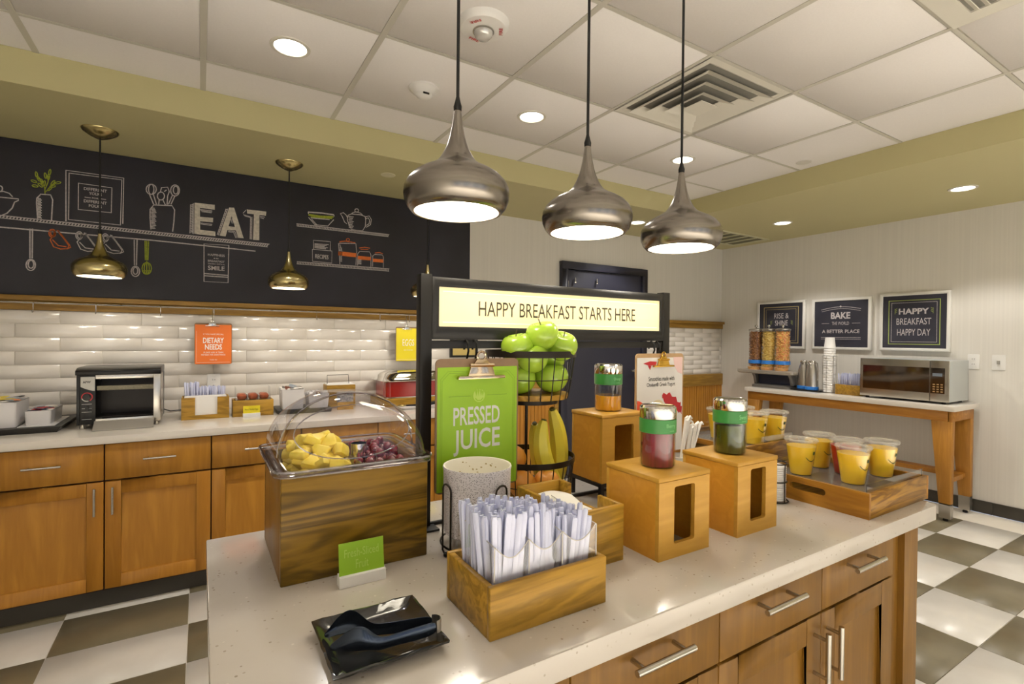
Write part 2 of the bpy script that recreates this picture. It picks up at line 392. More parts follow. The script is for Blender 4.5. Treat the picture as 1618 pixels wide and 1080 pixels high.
def holed(mb, fr, u0, u1, v0, v1, hu0, hu1, hv0, hv1, r, d0, d1, n=5):
    """slab with a rounded rectangular hole"""
    inn = rrect((hu0+hu1)/2, (hv0+hv1)/2, (hu1-hu0)/2, (hv1-hv0)/2, r, n)
    out = []
    for i in range(4):
        c = ((u1, v1), (u0, v1), (u0, v0), (u1, v0))[i]; out += [c]*n
    N = len(inn)
    for a, b in ((d0, 0), (d1, 1)): pass
    vs = [fr(p[0], p[1], d) for d in (d0, d1) for p in inn]+[fr(p[0], p[1], d) for d in (d0, d1) for p in out]
    fs = []
    for j in range(N):
        k = (j+1) % N
        fs.append((j, k, N+k, N+j))                 # hole wall
        for s_ in (0, 1):
            a, b, c, d = s_*N+j, s_*N+k, 2*N+s_*N+k, 2*N+s_*N+j
            fs.append((a, b, c, d) if out[j] != out[k] else (a, b, d))
        if out[j] != out[k]: fs.append((2*N+j, 2*N+k, 3*N+k, 3*N+j))
    mb.add(vs, fs); return mb
def wallpt(px, py, Y):
    """a point read off the photograph, carried on to the wall plane y = Y -> (x, z)"""
    d = fw+rt*((px-809)/F)-up*((py-540)/F); k = Y/d.y
    return (d.x*k, d.z*k+CAMZ)
def box_ob(name, m, parent, x0, x1, y0, y1, z0, z1, bevel=.002, **k):
    return MB().box(x0, x1, y0, y1, z0, z1).build(name, m, parent, bevel=bevel, **k)

# ------------------------------------------------------------ room shell
YB, XR, XL, YF = 3.77, 5.17, -2.7, -3.7
floor = MB().box(XL, XR, YF, YB, -.12, -.004).build('floor', m_grout, None); floor['kind'] = 'structure'
TX, TY, OX, OY = .488, .3215, 3.86, 1.124
me_tiles = {}
for c, mm in ((0, m_olive), (1, m_white)):
    b = MB().box(-TX/2+.0015, TX/2-.0015, -TY/2+.0015, TY/2-.0015, -.006, 0)
    o = b.build('floor_tile', mm, None, bevel=.0008, seg=1); me_tiles[c] = o.data; bpy.data.objects.remove(o)
for i in range(-11, 3):
    for j in range(-5, 7):
        cx, cy = OX+(i+.5)*TX, OY+(j+.5)*TY
        if cx+TX/2 > XR or cy+TY/2 > 3.40 or (cy < 0 and cx < 1.2): continue
        if .2 < cx < 1.5 and .75 < cy < 1.2: continue
        o = bpy.data.objects.new('floor_tile', me_tiles[(i+j) % 2]); COL.objects.link(o); o.parent = floor; o.location = (cx, cy, 0)
wb = MB().box(XL, XR, YB, YB+.15, 0, CEIL+.1).build('wall_back', m_wall, None); wb['kind'] = 'structure'
wr = MB().box(XR, XR+.15, YF, YB+.15, 0, CEIL+.1).build('wall_right', m_wall, None); wr['kind'] = 'structure'
wl = MB().box(XL-.15, XL, YF, YB+.15, 0, CEIL+.1).build('wall_left', m_wall, None); wl['kind'] = 'structure'
b = MB()     # wall behind the camera with four window openings
xs = [XL]+sum([[-1.75+k*1.75-.62, -1.75+k*1.75+.62] for k in range(4)], [])+[XR]
for i in range(0, len(xs), 2): b.box(xs[i], xs[i+1], YF-.15, YF, 0, CEIL+.1)
for k in range(4): b.box(xs[1+2*k], xs[2+2*k], YF-.15, YF, 0, .45); b.box(xs[1+2*k], xs[2+2*k], YF-.15, YF, 2.25, CEIL+.1)
wf = b.build('wall_front', m_wall, None); wf['kind'] = 'structure'
for k in range(4):
    x0, x1 = xs[1+2*k], xs[2+2*k]; wi = setting('window_%d' % (k+1))
    bb = MB()
    for a, c in ((x0, x0+.06), (x1-.06, x1), ((x0+x1)/2-.04, (x0+x1)/2+.04)): bb.box(a, c, YF-.06, YF, .45, 2.25)
    for a, c in ((.45, .52), (1.55, 1.61), (2.18, 2.25)): bb.box(x0, x1, YF-.06, YF, a, c)
    bb.build('window_frame', m_dark, wi)
ceil = MB().box(XL, 3.583, YF, 2.92, CEIL+.004, CEIL+.12).build('ceiling', m_grid, None); ceil['kind'] = 'structure'
GX, GY, GS = -.603, 2.6085, .6075
VENT_CELL = (4, 1); GRILLE_CELL = (5, 3)
ti = MB().box(.012, GS-.012, .012, GS-.012, -.001, .003).build('ceiling_tile', m_ceil, None, bevel=.0015, seg=1); cme = ti.data; bpy.data.objects.remove(ti)
for i in range(-3, 7):
    for j in range(-1, 5):
        x0 = GX+i*GS; y0 = GY-(j+1)*GS
        if (i, j) in ((4, 1), (4, 3)): continue
        if y0+GS > 2.95 or x0+GS > 3.6:
            xa, xb, ya, yb = x0+.012, min(x0+GS-.012, 3.581), y0+.012, min(y0+GS-.012, 2.918)
            if xb-xa < .03: continue
            MB().box(xa, xb, ya, yb, CEIL-.001, CEIL+.003).build('ceiling_tile', m_ceil, ceil); continue
        o = bpy.data.objects.new('ceiling_tile', cme); COL.objects.link(o); o.parent = ceil; o.location = (x0, y0, CEIL)
for i in range(-2, 8):
    x = GX+i*GS
    if x < 3.58: MB().box(x-.012, x+.012, -.7, 2.92, CEIL-.003, CEIL+.004).build('grid_bar', m_grid, ceil)
for j in range(0, 6):
    y = GY-j*GS; MB().box(-2.0, 3.583, y-.008, y+.008, CEIL-.002, CEIL+.004).build('grid_bar', m_grid, ceil)
MB().box(XL, XR, 2.92, YB, SOFZ, CEIL+.12).build('soffit', m_soffit, ceil)
MB().box(3.583, XR, YF, 2.92, SOFZ, CEIL+.12).build('soffit', m_soffit, ceil)
bs = setting('baseboard_right')
for k in range(8):
    MB().box(XR-.012, XR, YB-.6*(k+1)+.001, YB-.6*k-.001, 0, .095).build('base_strip', m_base, bs, bevel=.003)

# backsplash tiles on the back wall
TILE_T = .005
def backsplash(x0, x1, z0, z1, th, tw, offs):
    rows = int(round((z1-z0)/th)); me_full = None
    for r in range(rows):
        za = z1-(r+1)*th; x = x0-(offs if r % 2 else 0)
        while x < x1:
            a, b_ = max(x, x0), min(x+tw, x1)
            if b_-a > .02:
                if b_-a > tw-.001:
                    if me_full is None:
                        t = MB().box(.0015, tw-.0015, -TILE_T, 0, .0015, th-.0015).build('wall_tile', m_tile, None, bevel=.0012, seg=1)
                        me_full = t.data; bpy.data.objects.remove(t)
                    o = bpy.data.objects.new('wall_tile', me_full); COL.objects.link(o); o.parent = wb; o.location = (a, YB-.004+R.uniform(-.0012, .0006), za)
                    o.rotation_euler = (R.uniform(-.004, .004), 0, R.uniform(-.002, .002))
                else: MB().box(a+.0015, b_-.0015, YB-.004-TILE_T, YB-.004, za+.0015, za+th-.0015).build('wall_tile', m_tile, wb, bevel=.0012, seg=1)
            x += tw
MB().box(-1.9, 2.78, YB-.005, YB, .80, 1.46).build('grout_bed', m_grout, wb)
MB().box(3.93, XR, YB-.005, YB, .92, 1.46).build('grout_bed', m_grout, wb)
backsplash(-1.9+.11, 2.78, .84, 1.446, .0757, .372, .186)
backsplash(3.93, XR, .935, 1.446, .0512, .30, .15)

# wood rail under the chalkboard
tr = setting('trim_1')
for a, c in ((-1.9, 2.79), (3.93, XR)):
    box_ob('rail_cap', m_rail, tr, a, c, YB-.045, YB, 1.497, 1.525, .003)
    box_ob('rail_board', m_rail, tr, a, c, YB-.022, YB, 1.445, 1.497, .003)
tr = setting('trim_2')      # wainscot left and right of the navy door
for a, c in ((1.86, 2.79), (3.93, XR-.001)):
    box_ob('cap_board', m_rail, tr, a, c, YB-.03, YB, .80, .93, .004)
    b = MB(); x = a
    while x < c-.01:
        b.box(x+.002, min(x+.036, c), YB-.018, YB, .095, .80); x += .038
    b.box(a, c, YB-.012, YB, .095, .80)
    b.build('beadboard', m_cab, tr, kind='stuff')
    box_ob('base_strip', m_base, tr, a, c, YB-.02, YB, 0, .095, .003)
box_ob('end_post', m_rail, tr, 2.755, 2.80, YB-.035, YB, .0, .93, .003)
# navy door
dr = setting('door_1')
b = MB(); b.box(2.815, 2.885, YB-.05, YB+.01, 0, 1.96); b.box(3.84, 3.91, YB-.05, YB+.01, 0, 1.96); b.box(2.815, 3.91, YB-.05, YB+.01, 1.96, 2.03)
b.build('door_frame', m_navy, dr, bevel=.004)
leaf = box_ob('door_leaf', m_navy, dr, 2.89, 3.835, YB-.03, YB+.005, .01, 1.955, .003)
for z in (.25, 1.05, 1.80):
    MB().tube([(2.888, YB-.038, z-.05), (2.888, YB-.038, z+.05)], .008, 8).build('hinge', m_steel, dr)
b = MB(); b.tube([(3.76, YB-.03, 1.0), (3.76, YB-.08, 1.0)], .012, 8); b.tube([(3.76, YB-.08, 1.0), (3.66, YB-.085, 1.0)], .010, 8)
b.build('door_handle', m_steel, leaf)
for px, py in ((907, 442), (941, 444)):
    x, z = wallpt(px, py, YB-.03)
    b = MB(); b.tube([(x, YB-.03, z), (x, YB-.05, z)], .006, 8); b.tube([(x, YB-.05, z-.02), (x, YB-.05, z+.02)], .005, 8); b.ell(x, YB-.05, z-.022, .011, .011, .011, 8, 6)
    b.build('coat_hook', m_chrome, leaf)

# ------------------------------------------------------------ chalkboard mural
CBY = YB-.018
cb = thing('chalkboard_mural', 'long black chalkboard with EAT lettering and kitchen drawings above the left counter', 'chalkboard', (0, CBY, 1.526))
x_seam, x_end = 1.528, 1.886
for a, c in ((-1.9, x_seam-.0015), (x_seam+.0015, x_end)):
    box_ob('board_panel', m_board, cb, a, c, CBY, YB, 1.527, SOFZ-.002, .001)
FBK = FB(CBY)
def WP(ox, oy, s, pts): return [wallpt(ox+a/s, oy+b_/s, CBY) for a, b_ in pts]
def drawing(name, m, strokes, ox, oy, s, w=.0055):
    mb = MB()
    for st in strokes:
        ww = w
        if isinstance(st, tuple): st, ww = st
        cl = len(st) > 3 and st[0] == st[-1]
        P = WP(ox, oy, s, st[:-1] if cl else st); ribbon(mb, FBK, P, ww, .0012, cl)
    return mb.build(name, m, cb)
def arc(cx, cy, rx, ry, a0=0, a1=360, n=14): return [(cx+rx*math.cos(math.radians(a0+(a1-a0)*k/n)), cy+ry*math.sin(math.radians(a0+(a1-a0)*k/n))) for k in range(n+1)]
def hatch_shelf(name, pa, pb, ta, tb, n, ox, oy, s, both=True):
    mb = MB(); A, B = WP(ox, oy, s, [pa, pb]); A2, B2 = WP(ox, oy, s, [ta, tb])
    ribbon(mb, FBK, [A, B], .005); 
    if both: ribbon(mb, FBK, [A2, B2], .004)
    for k in range(n):
        t = (k+.5)/n; t2 = (k+.15)/n
        p = (A[0]+(B[0]-A[0])*t, A[1]+(B[1]-A[1])*t); q = (A2[0]+(B2[0]-A2[0])*t2, A2[1]+(B2[1]-A2[1])*t2)
        ribbon(mb, FBK, [p, q], (B[0]-A[0])/n*.5)
    return mb.build(name, m_chalk, cb)
# long shelf and rail (crop A = origin 0,260 scale 5.4)
hatch_shelf('chalk_shelf', (-220, 408), (2300, 678), (-220, 430), (2285, 702), 104, 0, 260, 5.4)
drawing('chalk_rail', m_chalk, [([(-220, 513), (1300, 645), (1700, 686), (2180, 738)], .007)], 0, 260, 5.4)
drawing('chalk_mixing_bowl', m_chalk, [[(-120, 265), (160, 293), (158, 305), (125, 320), (105, 370), (60, 415), (0, 440), (-80, 430), (-140, 380), (-165, 300), (-120, 265)], [(-20, 232), (30, 228), (80, 245), (108, 275)], arc(2, 205, 20, 24), [(-90, 262), (-60, 235), (-20, 232)]], 0, 260, 5.4)
drawing('chalk_vase', m_chalk, [[(340, 262), (345, 252), (432, 258), (438, 272), (450, 300), (445, 380), (440, 475)], [(340, 262), (315, 285), (313, 330), (322, 462)]]+[[(320+2*(k % 2), 285+k*11), (350+(k*7) % 14, 292+k*11)] for k in range(16)], 0, 260, 5.4)
lv = [[(385, 250), (382, 200), (355, 140), (320, 110)], [(382, 215), (410, 150), (415, 100)], [(385, 235), (430, 195), (470, 165)]]
for cx, cy, a in ((312, 85, 80), (290, 142, 20), (300, 182, 10), (330, 120, 60), (357, 145, 70), (378, 160, 100), (388, 95, 80), (425, 65, 100), (415, 105, 95), (452, 155, -50), (495, 155, -10), (450, 185, -10), (425, 205, -40), (345, 175, 40)):
    lf = []
    for k in range(9):
        t = 2*PI*k/8; x, y = 26*math.cos(t), 9*math.sin(t); c_, s_ = math.cos(math.radians(a)), math.sin(math.radians(a)); lf.append((cx+x*c_-y*s_, cy+x*s_+y*c_))
    lv.append(lf)
drawing('chalk_leaves', m_chalkg, lv, 0, 260, 5.4, .0045)
drawing('chalk_picture_frame', m_chalk, [[(563, 482), (563, 48), (1056, 115), (1048, 505)], [(585, 468), (590, 72), (1040, 130), (1028, 515), (585, 468)], [(668, 382), (670, 158), (955, 198), (950, 410), (668, 382)], ([(722, 277), (775, 284)], .004), ([(862, 292), (905, 298)], .004)], 0, 260, 5.4)
def walltext(name, body, ox, oy, s, x0, y0, x1, y1, bold=.0, m=None):
    a = wallpt(ox+x0/s, oy+y0/s, CBY); c = wallpt(ox+x1/s, oy+y1/s, CBY)
    return text(name, body, FBK, a[0], c[0], c[1], a[1], m or m_chalk, cb, bold, .0015)
def wt(name, body, px0, px1, pyc, h, bold=0, m=None):
    a = wallpt(px0, pyc, CBY); c = wallpt(px1, pyc+(px1-px0)*.11, CBY)
    return text(name, body, FBK, a[0], c[0], a[1]-h/2, a[1]+h/2, m or m_chalk, cb, bold, .0015)
cx0, cx1 = 132.5, 169
z0 = wallpt(150, 303, CBY)[1]
for body, dx, zo, h in (('DIFFERENT', 0, 215, .0165), ('YOLKS', 8, 250, .0165), ('FOR', 13, 287, .009), ('DIFFERENT', 0, 319, .0165), ('FOLKS', 8, 355, .0165)):
    a = wallpt(cx0+dx, 303, CBY)[0]; c = wallpt(cx1-dx, 303, CBY)[0]
    text('chalk_words', body, FBK, a, c, wallpt(150, 260+zo/5.4, CBY)[1]-h/2, wallpt(150, 260+zo/5.4, CBY)[1]+h/2, m_chalk, cb, .02, .0015)
for ox_ in (0,):
    drawing('chalk_spoon', m_chalk, [[(256, 545), (256, 800)], [(278, 545), (275, 800)], arc(263, 855, 40, 48), arc(265, 850, 24, 34)], 0, 260, 5.4)
    drawing('chalk_spoon', m_chalk, [[(1146, 640), (1148, 860)], [(1170, 640), (1165, 860)], arc(1156, 910, 36, 44), arc(1156, 905, 20, 30)], 0, 260, 5.4)
    drawing('chalk_whisk', m_chalkg, [[(1238, 650), (1240, 815)], [(1268, 650), (1262, 815)], [(1252, 650), (1252, 815)], arc(1252, 885, 40, 52), arc(1252, 885, 22, 52), [(1252, 820), (1252, 935)], [(1215, 905), (1290, 905)]], 0, 260, 5.4)
def cupd(x, y, m, nm):
    drawing(nm, m, [[(x, y), (x-50, y+60), (x-20, y+120), (x+40, y+140), (x+100, y+135), (x+110, y+110), (x+60, y+40), (x+10, y-20)], [(x+20, y-18), (x+115, y+105), (x+125, y+125), (x+90, y+140)], arc(x-32, y+5, 28, 34), arc(x-30, y+5, 16, 22), [(x-30, y+60), (x+20, y+110), (x+90, y+120)]], 0, 260, 5.4)
cupd(478, 580, m_chalko, 'chalk_orange_cup'); cupd(708, 600, m_chalk, 'chalk_cup'); cupd(930, 618, m_chalk, 'chalk_cup')
# utensil jar, EAT, smile card (crop B = origin 220,270 scale 5.686)
jar = [[(105, 525), (97, 420), (98, 345), (130, 305), (295, 312), (318, 350), (312, 450), (300, 545)]]+[[(104+(k % 3)*3, 330+k*13), (140+(k*5) % 16, 335+k*13)] for k in range(15)]
jar += [arc(108, 165, 46, 46), arc(108, 165, 24, 46), [(90, 205), (130, 300)], [(125, 205), (155, 300)], arc(322, 175, 40, 50), arc(328, 172, 22, 36), [(300, 215), (262, 300)], [(320, 225), (285, 300)],
        [(190, 190), (200, 150), (255, 145), (270, 185), (255, 225), (250, 305)], arc(195, 225, 32, 36), [(180, 258), (175, 300)], [(212, 258), (235, 305)], [(225, 185), (245, 170)]]
drawing('chalk_utensil_jar', m_chalk, jar, 220, 270, 5.686)
FBL = FBK
def letter(strokes, w=.0): pass
def slab(polys, m, name, hatch=True):
    mb = MB()
    for P in polys:
        Q = WP(220, 270, 5.686, P); n = len(Q); mb.add([FBK(a, b_, .0018+.0005*len(mb.f)) for a, b_ in Q], [tuple(range(n))])
    return mb.build(name, m, cb)
Epoly = [[(498, 285), (545, 290), (548, 572), (495, 562)], [(545, 290), (678, 305), (678, 348), (546, 332)], [(546, 412), (664, 422), (662, 462), (546, 452)], [(547, 528), (684, 545), (684, 585), (548, 572)]]
slab(Epoly, m_chalkf, 'chalk_letter')
Apoly = [[(808, 328), (852, 330), (775, 588), (722, 580)], [(808, 328), (852, 330), (938, 604), (888, 600)], [(785, 495), (880, 505), (888, 535), (772, 528)]]
slab(Apoly, m_chalkf, 'chalk_letter')
Tpoly = [[(965, 345), (1142, 365), (1138, 402), (970, 382)], [(1030, 388), (1080, 395), (1078, 622), (1022, 618)]]
slab(Tpoly, m_chalkf, 'chalk_letter')
sh = [[(462, 300), (455, 560)], [(480, 295), (478, 562)], [(488, 290), (487, 565)]]+[[(462, 310+k*15), (480, 300+k*15)] for k in range(17)]
sh += [[(545, 345), (655, 358)], [(552, 355), (655, 368)], [(560, 365), (650, 376)], [(548, 466), (655, 480)], [(552, 476), (652, 490)]]
sh += [[(780, 340), (700, 575)], [(795, 340), (712, 578)]]+[[(778-k*6, 350+k*18), (792-k*6, 345+k*18)] for k in range(13)]
sh += [[(800, 535), (860, 545), (880, 600)], [(800, 545), (848, 552), (868, 600)], [(822, 430), (835, 470), (850, 468), (832, 425)]]
sh += [[(932, 380), (960, 350)], [(935, 392), (1000, 412)], [(945, 402), (1000, 420)], [(1000, 412), (995, 612)], [(1012, 412), (1010, 615)], [(1085, 408), (1130, 415)], [(1088, 420), (1120, 428)]]+[[(997, 430+k*14), (1012, 422+k*14)] for k in range(14)]
drawing('chalk_letter_shading', m_chalk, sh, 220, 270, 5.686, .004)
drawing('chalk_towel_outline', m_chalk, [[(582, 655), (805, 668), (798, 1003), (582, 992), (582, 655)], ([(585, 920), (798, 938)], .006), ([(585, 940), (798, 955)], .006)], 220, 270, 5.686)
a = wallpt(328.5, 400, CBY)[0]; c = wallpt(355, 400, CBY)[0]; zt = wallpt(342, 403, CBY)[1]
for body, zo, h, bo in (('HAPPINESS', 0, .015, .01), ('IS', -.021, .007, .01), ('BREAKFAST', -.039, .013, .01), ('SERVED WITH A', -.057, .009, .0), ('SMILE', -.083, .028, .02)):
    k_ = .35 if body == 'IS' else 0
    text('chalk_words', body, FBK, a+(c-a)*k_, c-(c-a)*k_, zt+zo-h/2, zt+zo+h/2, m_chalk, cb, bo, .0015)
# right hand shelves (crop C = origin 450,310 scale 7.355)
hatch_shelf('chalk_shelf', (135, 318), (1215, 445), (140, 345), (1205, 470), 62, 450, 310, 7.355)
hatch_shelf('chalk_shelf', (140, 758), (1215, 842), (140, 785), (1212, 870), 62, 450, 310, 7.355)
drawing('chalk_bowls', m_chalk, [([(270, 183), (430, 195), (570, 215)], .009), [(270, 185), (275, 205)], [(275, 245), (350, 330), (500, 345), (570, 270)], ([(300, 250), (420, 262), (520, 270)], .006), [(310, 265), (370, 330)], [(570, 215), (572, 235)]], 450, 310, 7.355)
drawing('chalk_green_bowl', m_chalkg, [([(275, 215), (420, 235), (565, 240)], .013), ([(300, 238), (430, 250), (550, 258)], .007)], 450, 310, 7.355)
tp = [arc(835, 165, 22, 20), [(775, 205), (790, 190), (830, 180), (880, 195), (905, 220)], [(735, 220), (775, 205), (880, 215), (935, 235)], [(735, 220), (725, 270), (745, 330), (775, 385), (900, 405), (935, 350), (940, 280), (935, 235)],
      [(722, 320), (695, 300), (670, 240), (645, 200), (680, 190), (710, 215), (730, 250)], [(930, 240), (980, 228), (1005, 270), (995, 330), (945, 360)], [(940, 262), (970, 250), (985, 280), (978, 320), (945, 338)]]
tp += [[(740+(k % 2)*3, 235+k*18), (800-(k % 3)*8, 240+k*18)] for k in range(8)]+[[(775, 392), (905, 400)]]
drawing('chalk_teapot', m_chalk, tp, 450, 310, 7.355)
drawing('chalk_recipe_box', m_chalk, [[(320, 615), (548, 635), (545, 775), (322, 755), (320, 615)], [(335, 612), (333, 510), (530, 527), (527, 630)]]+[[(345, 550+k*12), (510-(k*23) % 60, 562+k*12)] for k in range(5)], 450, 310, 7.355, .0045)
wt('chalk_words', 'RECIPES', 498, 519, 404.5, .030, .02)
jr = [[(625, 545), (640, 790)], [(825, 548), (835, 640), (825, 800)], [(630, 545), (820, 548)], [(640, 560), (665, 640), (660, 700)], [(845, 670), (870, 640), (985, 645), (1000, 680), (1000, 820)], [(845, 670), (845, 805)], [(1022, 690), (1045, 675), (1130, 680), (1145, 700), (1145, 828)], [(1022, 690), (1020, 815)]]
jr += [[(635, 600+k*14), (665, 602+k*14)] for k in range(12)]+[[(850, 735+k*12), (890, 738+k*12)] for k in range(5)]
drawing('chalk_jars', m_chalk, jr, 450, 310, 7.355, .0045)
drawing('chalk_jar_lids', m_chalko, [([(635, 528), (700, 520), (820, 540)], .007), arc(733, 505, 18, 16), ([(865, 600), (930, 592), (990, 603)], .007), ([(1045, 658), (1100, 652), (1140, 668)], .006), ([(880, 615), (970, 618)], .006)], 450, 310, 7.355)
drawing('chalk_jar_bands', m_orange_band, [([(622, 662), (835, 685)], .030), ([(842, 712), (1002, 725)], .026), ([(1020, 742), (1150, 752)], .024)], 450, 310, 7.355)

# utensil rail with hanging hooks
ur = thing('hanging_rail', 'slim steel rod with hooks running below the black chalkboard', 'rail', (-.3, YB-.07, 1.48))
MB().tube([(-1.85, YB-.07, 1.484), (1.84, YB-.07, 1.484)], .005, 8).build('rod', m_chrome, ur)
for x in (-1.5, -.03, 1.75):
    MB().tube([(x, YB-.07, 1.484), (x, YB-.02, 1.484)], .004, 6).build('bracket', m_chrome, ur)
for px in (53, 152, 254, 338, 500, 600, 646):
    x = wallpt(px, 490, YB-.07)[0]
    MB().tube([(x, YB-.073, 1.487), (x, YB-.078, 1.48), (x, YB-.076, 1.455), (x, YB-.080, 1.435), (x, YB-.092, 1.430), (x, YB-.098, 1.440)], .0022, 6).build('hook', m_chrome, ur)

# clipboard signs
m_brown = mat('brown_hardboard', '8a6f54', .6, noise=.1, nscale=60)
m_kraft = mat('kraft_hardboard', 'b8966c', .6, noise=.1, nscale=60)
m_or = mat('orange_print', 'e87426', .5); m_ye = mat('yellow_print', 'e6d322', .5); m_gr = mat('lime_green_print', '93bf1f', .45)
m_prw = mat('white_print', 'efebe4', .6); m_prg = mat('pale_grey_print', 'd5d6cf', .6); m_dgr = mat('olive_green_print', '6f951c', .6)
def clip(parent, fr, cu, vt, sc, m):
    b = MB()
    b.prism(fr, [(cu-.052*sc, vt-.034*sc), (cu+.052*sc, vt-.034*sc), (cu+.05*sc, vt-.028*sc), (cu-.05*sc, vt-.028*sc)], .002, .012*sc)
    b.prism(fr, [(cu-.03*sc, vt-.030*sc), (cu+.03*sc, vt-.030*sc), (cu+.024*sc, vt-.012*sc), (cu+.010*sc, vt+.004*sc), (cu-.010*sc, vt+.004*sc), (cu-.024*sc, vt-.012*sc)], .003, .009*sc)
    o = b.build('clip', m, parent, bevel=.0015)
    b = MB(); b.tube([fr(cu+.009*sc*math.cos(a), vt+.010*sc+.009*sc*math.sin(a), .006*sc) for a in [2*PI*k/12 for k in range(12)]], .0025*sc, 6, closed=True)
    b.tube([fr(cu-.026*sc, vt-.008*sc, .008*sc), fr(cu+.026*sc, vt-.008*sc, .008*sc)], .004*sc, 8)
    b.build('clip_loop', m, o, smooth=True)
def board(parent, fr, u0, u1, v0, v1, mb_, mp, marg=.006, r=.012):
    MB().prism(fr, rrect((u0+u1)/2, (v0+v1)/2, (u1-u0)/2, (v1-v0)/2, r), -.004, 0).build('backing_board', mb_, parent)
    return MB().prism(fr, rrect((u0+u1)/2, (v0+v1)/2-marg, (u1-u0)/2-marg, (v1-v0)/2-marg*1.6, .002, 3), .0003, .0010).build('printed_sheet', mp, parent)
fr = FB(3.68)
sg = thing('dietary_needs_sign', 'orange dietary needs clipboard hanging on the tiled wall', 'sign', (.07, 3.68, 1.12))
k_ = 3.68/3.77
def sc(u): return u*k_
x0, x1, z0, z1 = -.034, .170, 1.135, 1.392
sh_ = board(sg, fr, x0, x1, z0, z1, m_brown, m_or, .004)
clip(sg, fr, .062, z1+.006, .75, m_chrome)
cxm = (x0+x1)/2
for body, u, v, h, wd, bo in (('IF YOU HAVE SPECIAL', 0, 1.322, .009, .11, 0), ('DIETARY', 0, 1.284, .034, .112, .02), ('NEEDS', 0, 1.243, .034, .092, .02), ('PLEASE ASK A TEAM', 0, 1.209, .009, .105, 0), ('MEMBER FOR ASSISTANCE', 0, 1.194, .009, .13, 0), ('THANK YOU', 0, 1.163, .007, .04, 0)):
    text('print', body, fr, cxm+u-wd/2, cxm+u+wd/2, v-h/2, v+h/2, m_prw, sg, bo, .0015)
b = MB(); ribbon(b, fr, [(x0+.012, z0+.012), (x1-.012, z0+.012)], .0012, .0015); ribbon(b, fr, [(x0+.012, z1-.05), (x0+.012, z0+.012)], .0008, .0015); b.build('print', m_prw, sg)
MB().tube([(.062, 3.676, 1.41), (.062, 3.69, 1.45), (.062, 3.70, 1.478)], .0018, 6).build('hook_wire', m_chrome, sg)
sg = thing('eggs_sign', 'yellow EGGS clipboard hanging on the tiles behind the black post', 'sign', (1.3, 3.68, 1.12))
x0, x1, z0, z1 = 1.240, 1.445, 1.135, 1.392
board(sg, fr, x0, x1, z0, z1, m_brown, m_ye, .004); clip(sg, fr, 1.325, z1+.006, .75, m_chrome)
cxm = (x0+x1)/2-.005
text('print', 'EGGS', fr, cxm-.045, cxm+.045, 1.250, 1.300, m_prw, sg, .0, .0015)
text('print', 'LESS IS GOOD', fr, cxm-.035, cxm+.035, 1.215, 1.223, m_prg, sg, .0, .0015)
b = MB(); ribbon(b, fr, [(x0+.01, z0+.012), (x1-.01, z0+.012)], .001, .0015); b.build('print', m_prw, sg)
MB().tube([(1.325, 3.676, 1.41), (1.325, 3.69, 1.45), (1.325, 3.70, 1.478)], .0018, 6).build('hook_wire', m_chrome, sg)
# small framed gold print seen under the illuminated sign
pf = thing('framed_gold_print', 'small black framed gold print on the tiles above the green clipboard', 'picture', (1.83, YB, 1.14))
b = MB(); holed(b, FB(YB-.02), 1.715, 1.96, 1.155, 1.30, 1.733, 1.942, 1.172, 1.283, .001, -.012, .012, 2); b.build('frame', m_black, pf)
MB().box(1.73, 1.945, YB-.022, YB-.014, 1.17, 1.285).build('print_sheet', mat('gold_paper', 'cdb56c', .5), pf)
text('print', 'HERE', FB(YB-.022), 1.80, 1.90, 1.24, 1.265, m_dark, pf, 0, .001)
# outlet on the tiles
def outlet(fr, cu, cv, label, name='wall_outlet', kind='duplex', hw=.036, hh=.058):
    p = fr(cu, cv, 0); t = thing(name, label, 'outlet' if kind != 'switch' else 'switch', (p[0], p[1], p[2]-hh))
    MB().prism(fr, rrect(cu, cv, hw, hh, .006), 0, .006).build('cover_plate', m_white_p, t, bevel=.001)
    if kind == 'duplex':
        for s_ in (-1, 1):
            f = MB().prism(fr, rrect(cu, cv+s_*.02, .015, .013, .006), .006, .009).build('socket', m_white_p, t)
            b = MB()
            for q in (-.006, .006): b.prism(fr, [(cu+q-.0012, cv+s_*.02-.004), (cu+q+.0012, cv+s_*.02-.004), (cu+q+.0012, cv+s_*.02+.005), (cu+q-.0012, cv+s_*.02+.005)], .009, .0095)
            b.build('slot', m_dark, f)
    else:
        MB().prism(fr, rrect(cu, cv, .008, .013, .002, 3), .006, .016).build('toggle', mat('grey_toggle', '9a968e', .4), t)
    return t
outlet(FB(YB-.013), .072, 1.013, 'white duplex outlet on the tiles behind the napkin holder')
outlet(FR(XR), -1.352, 1.168, 'white light switch plate on the right wall', 'light_switch', 'switch', .039, .058)
outlet(FR(XR), -1.500, 1.168, 'white duplex outlet beside the microwave on right wall')

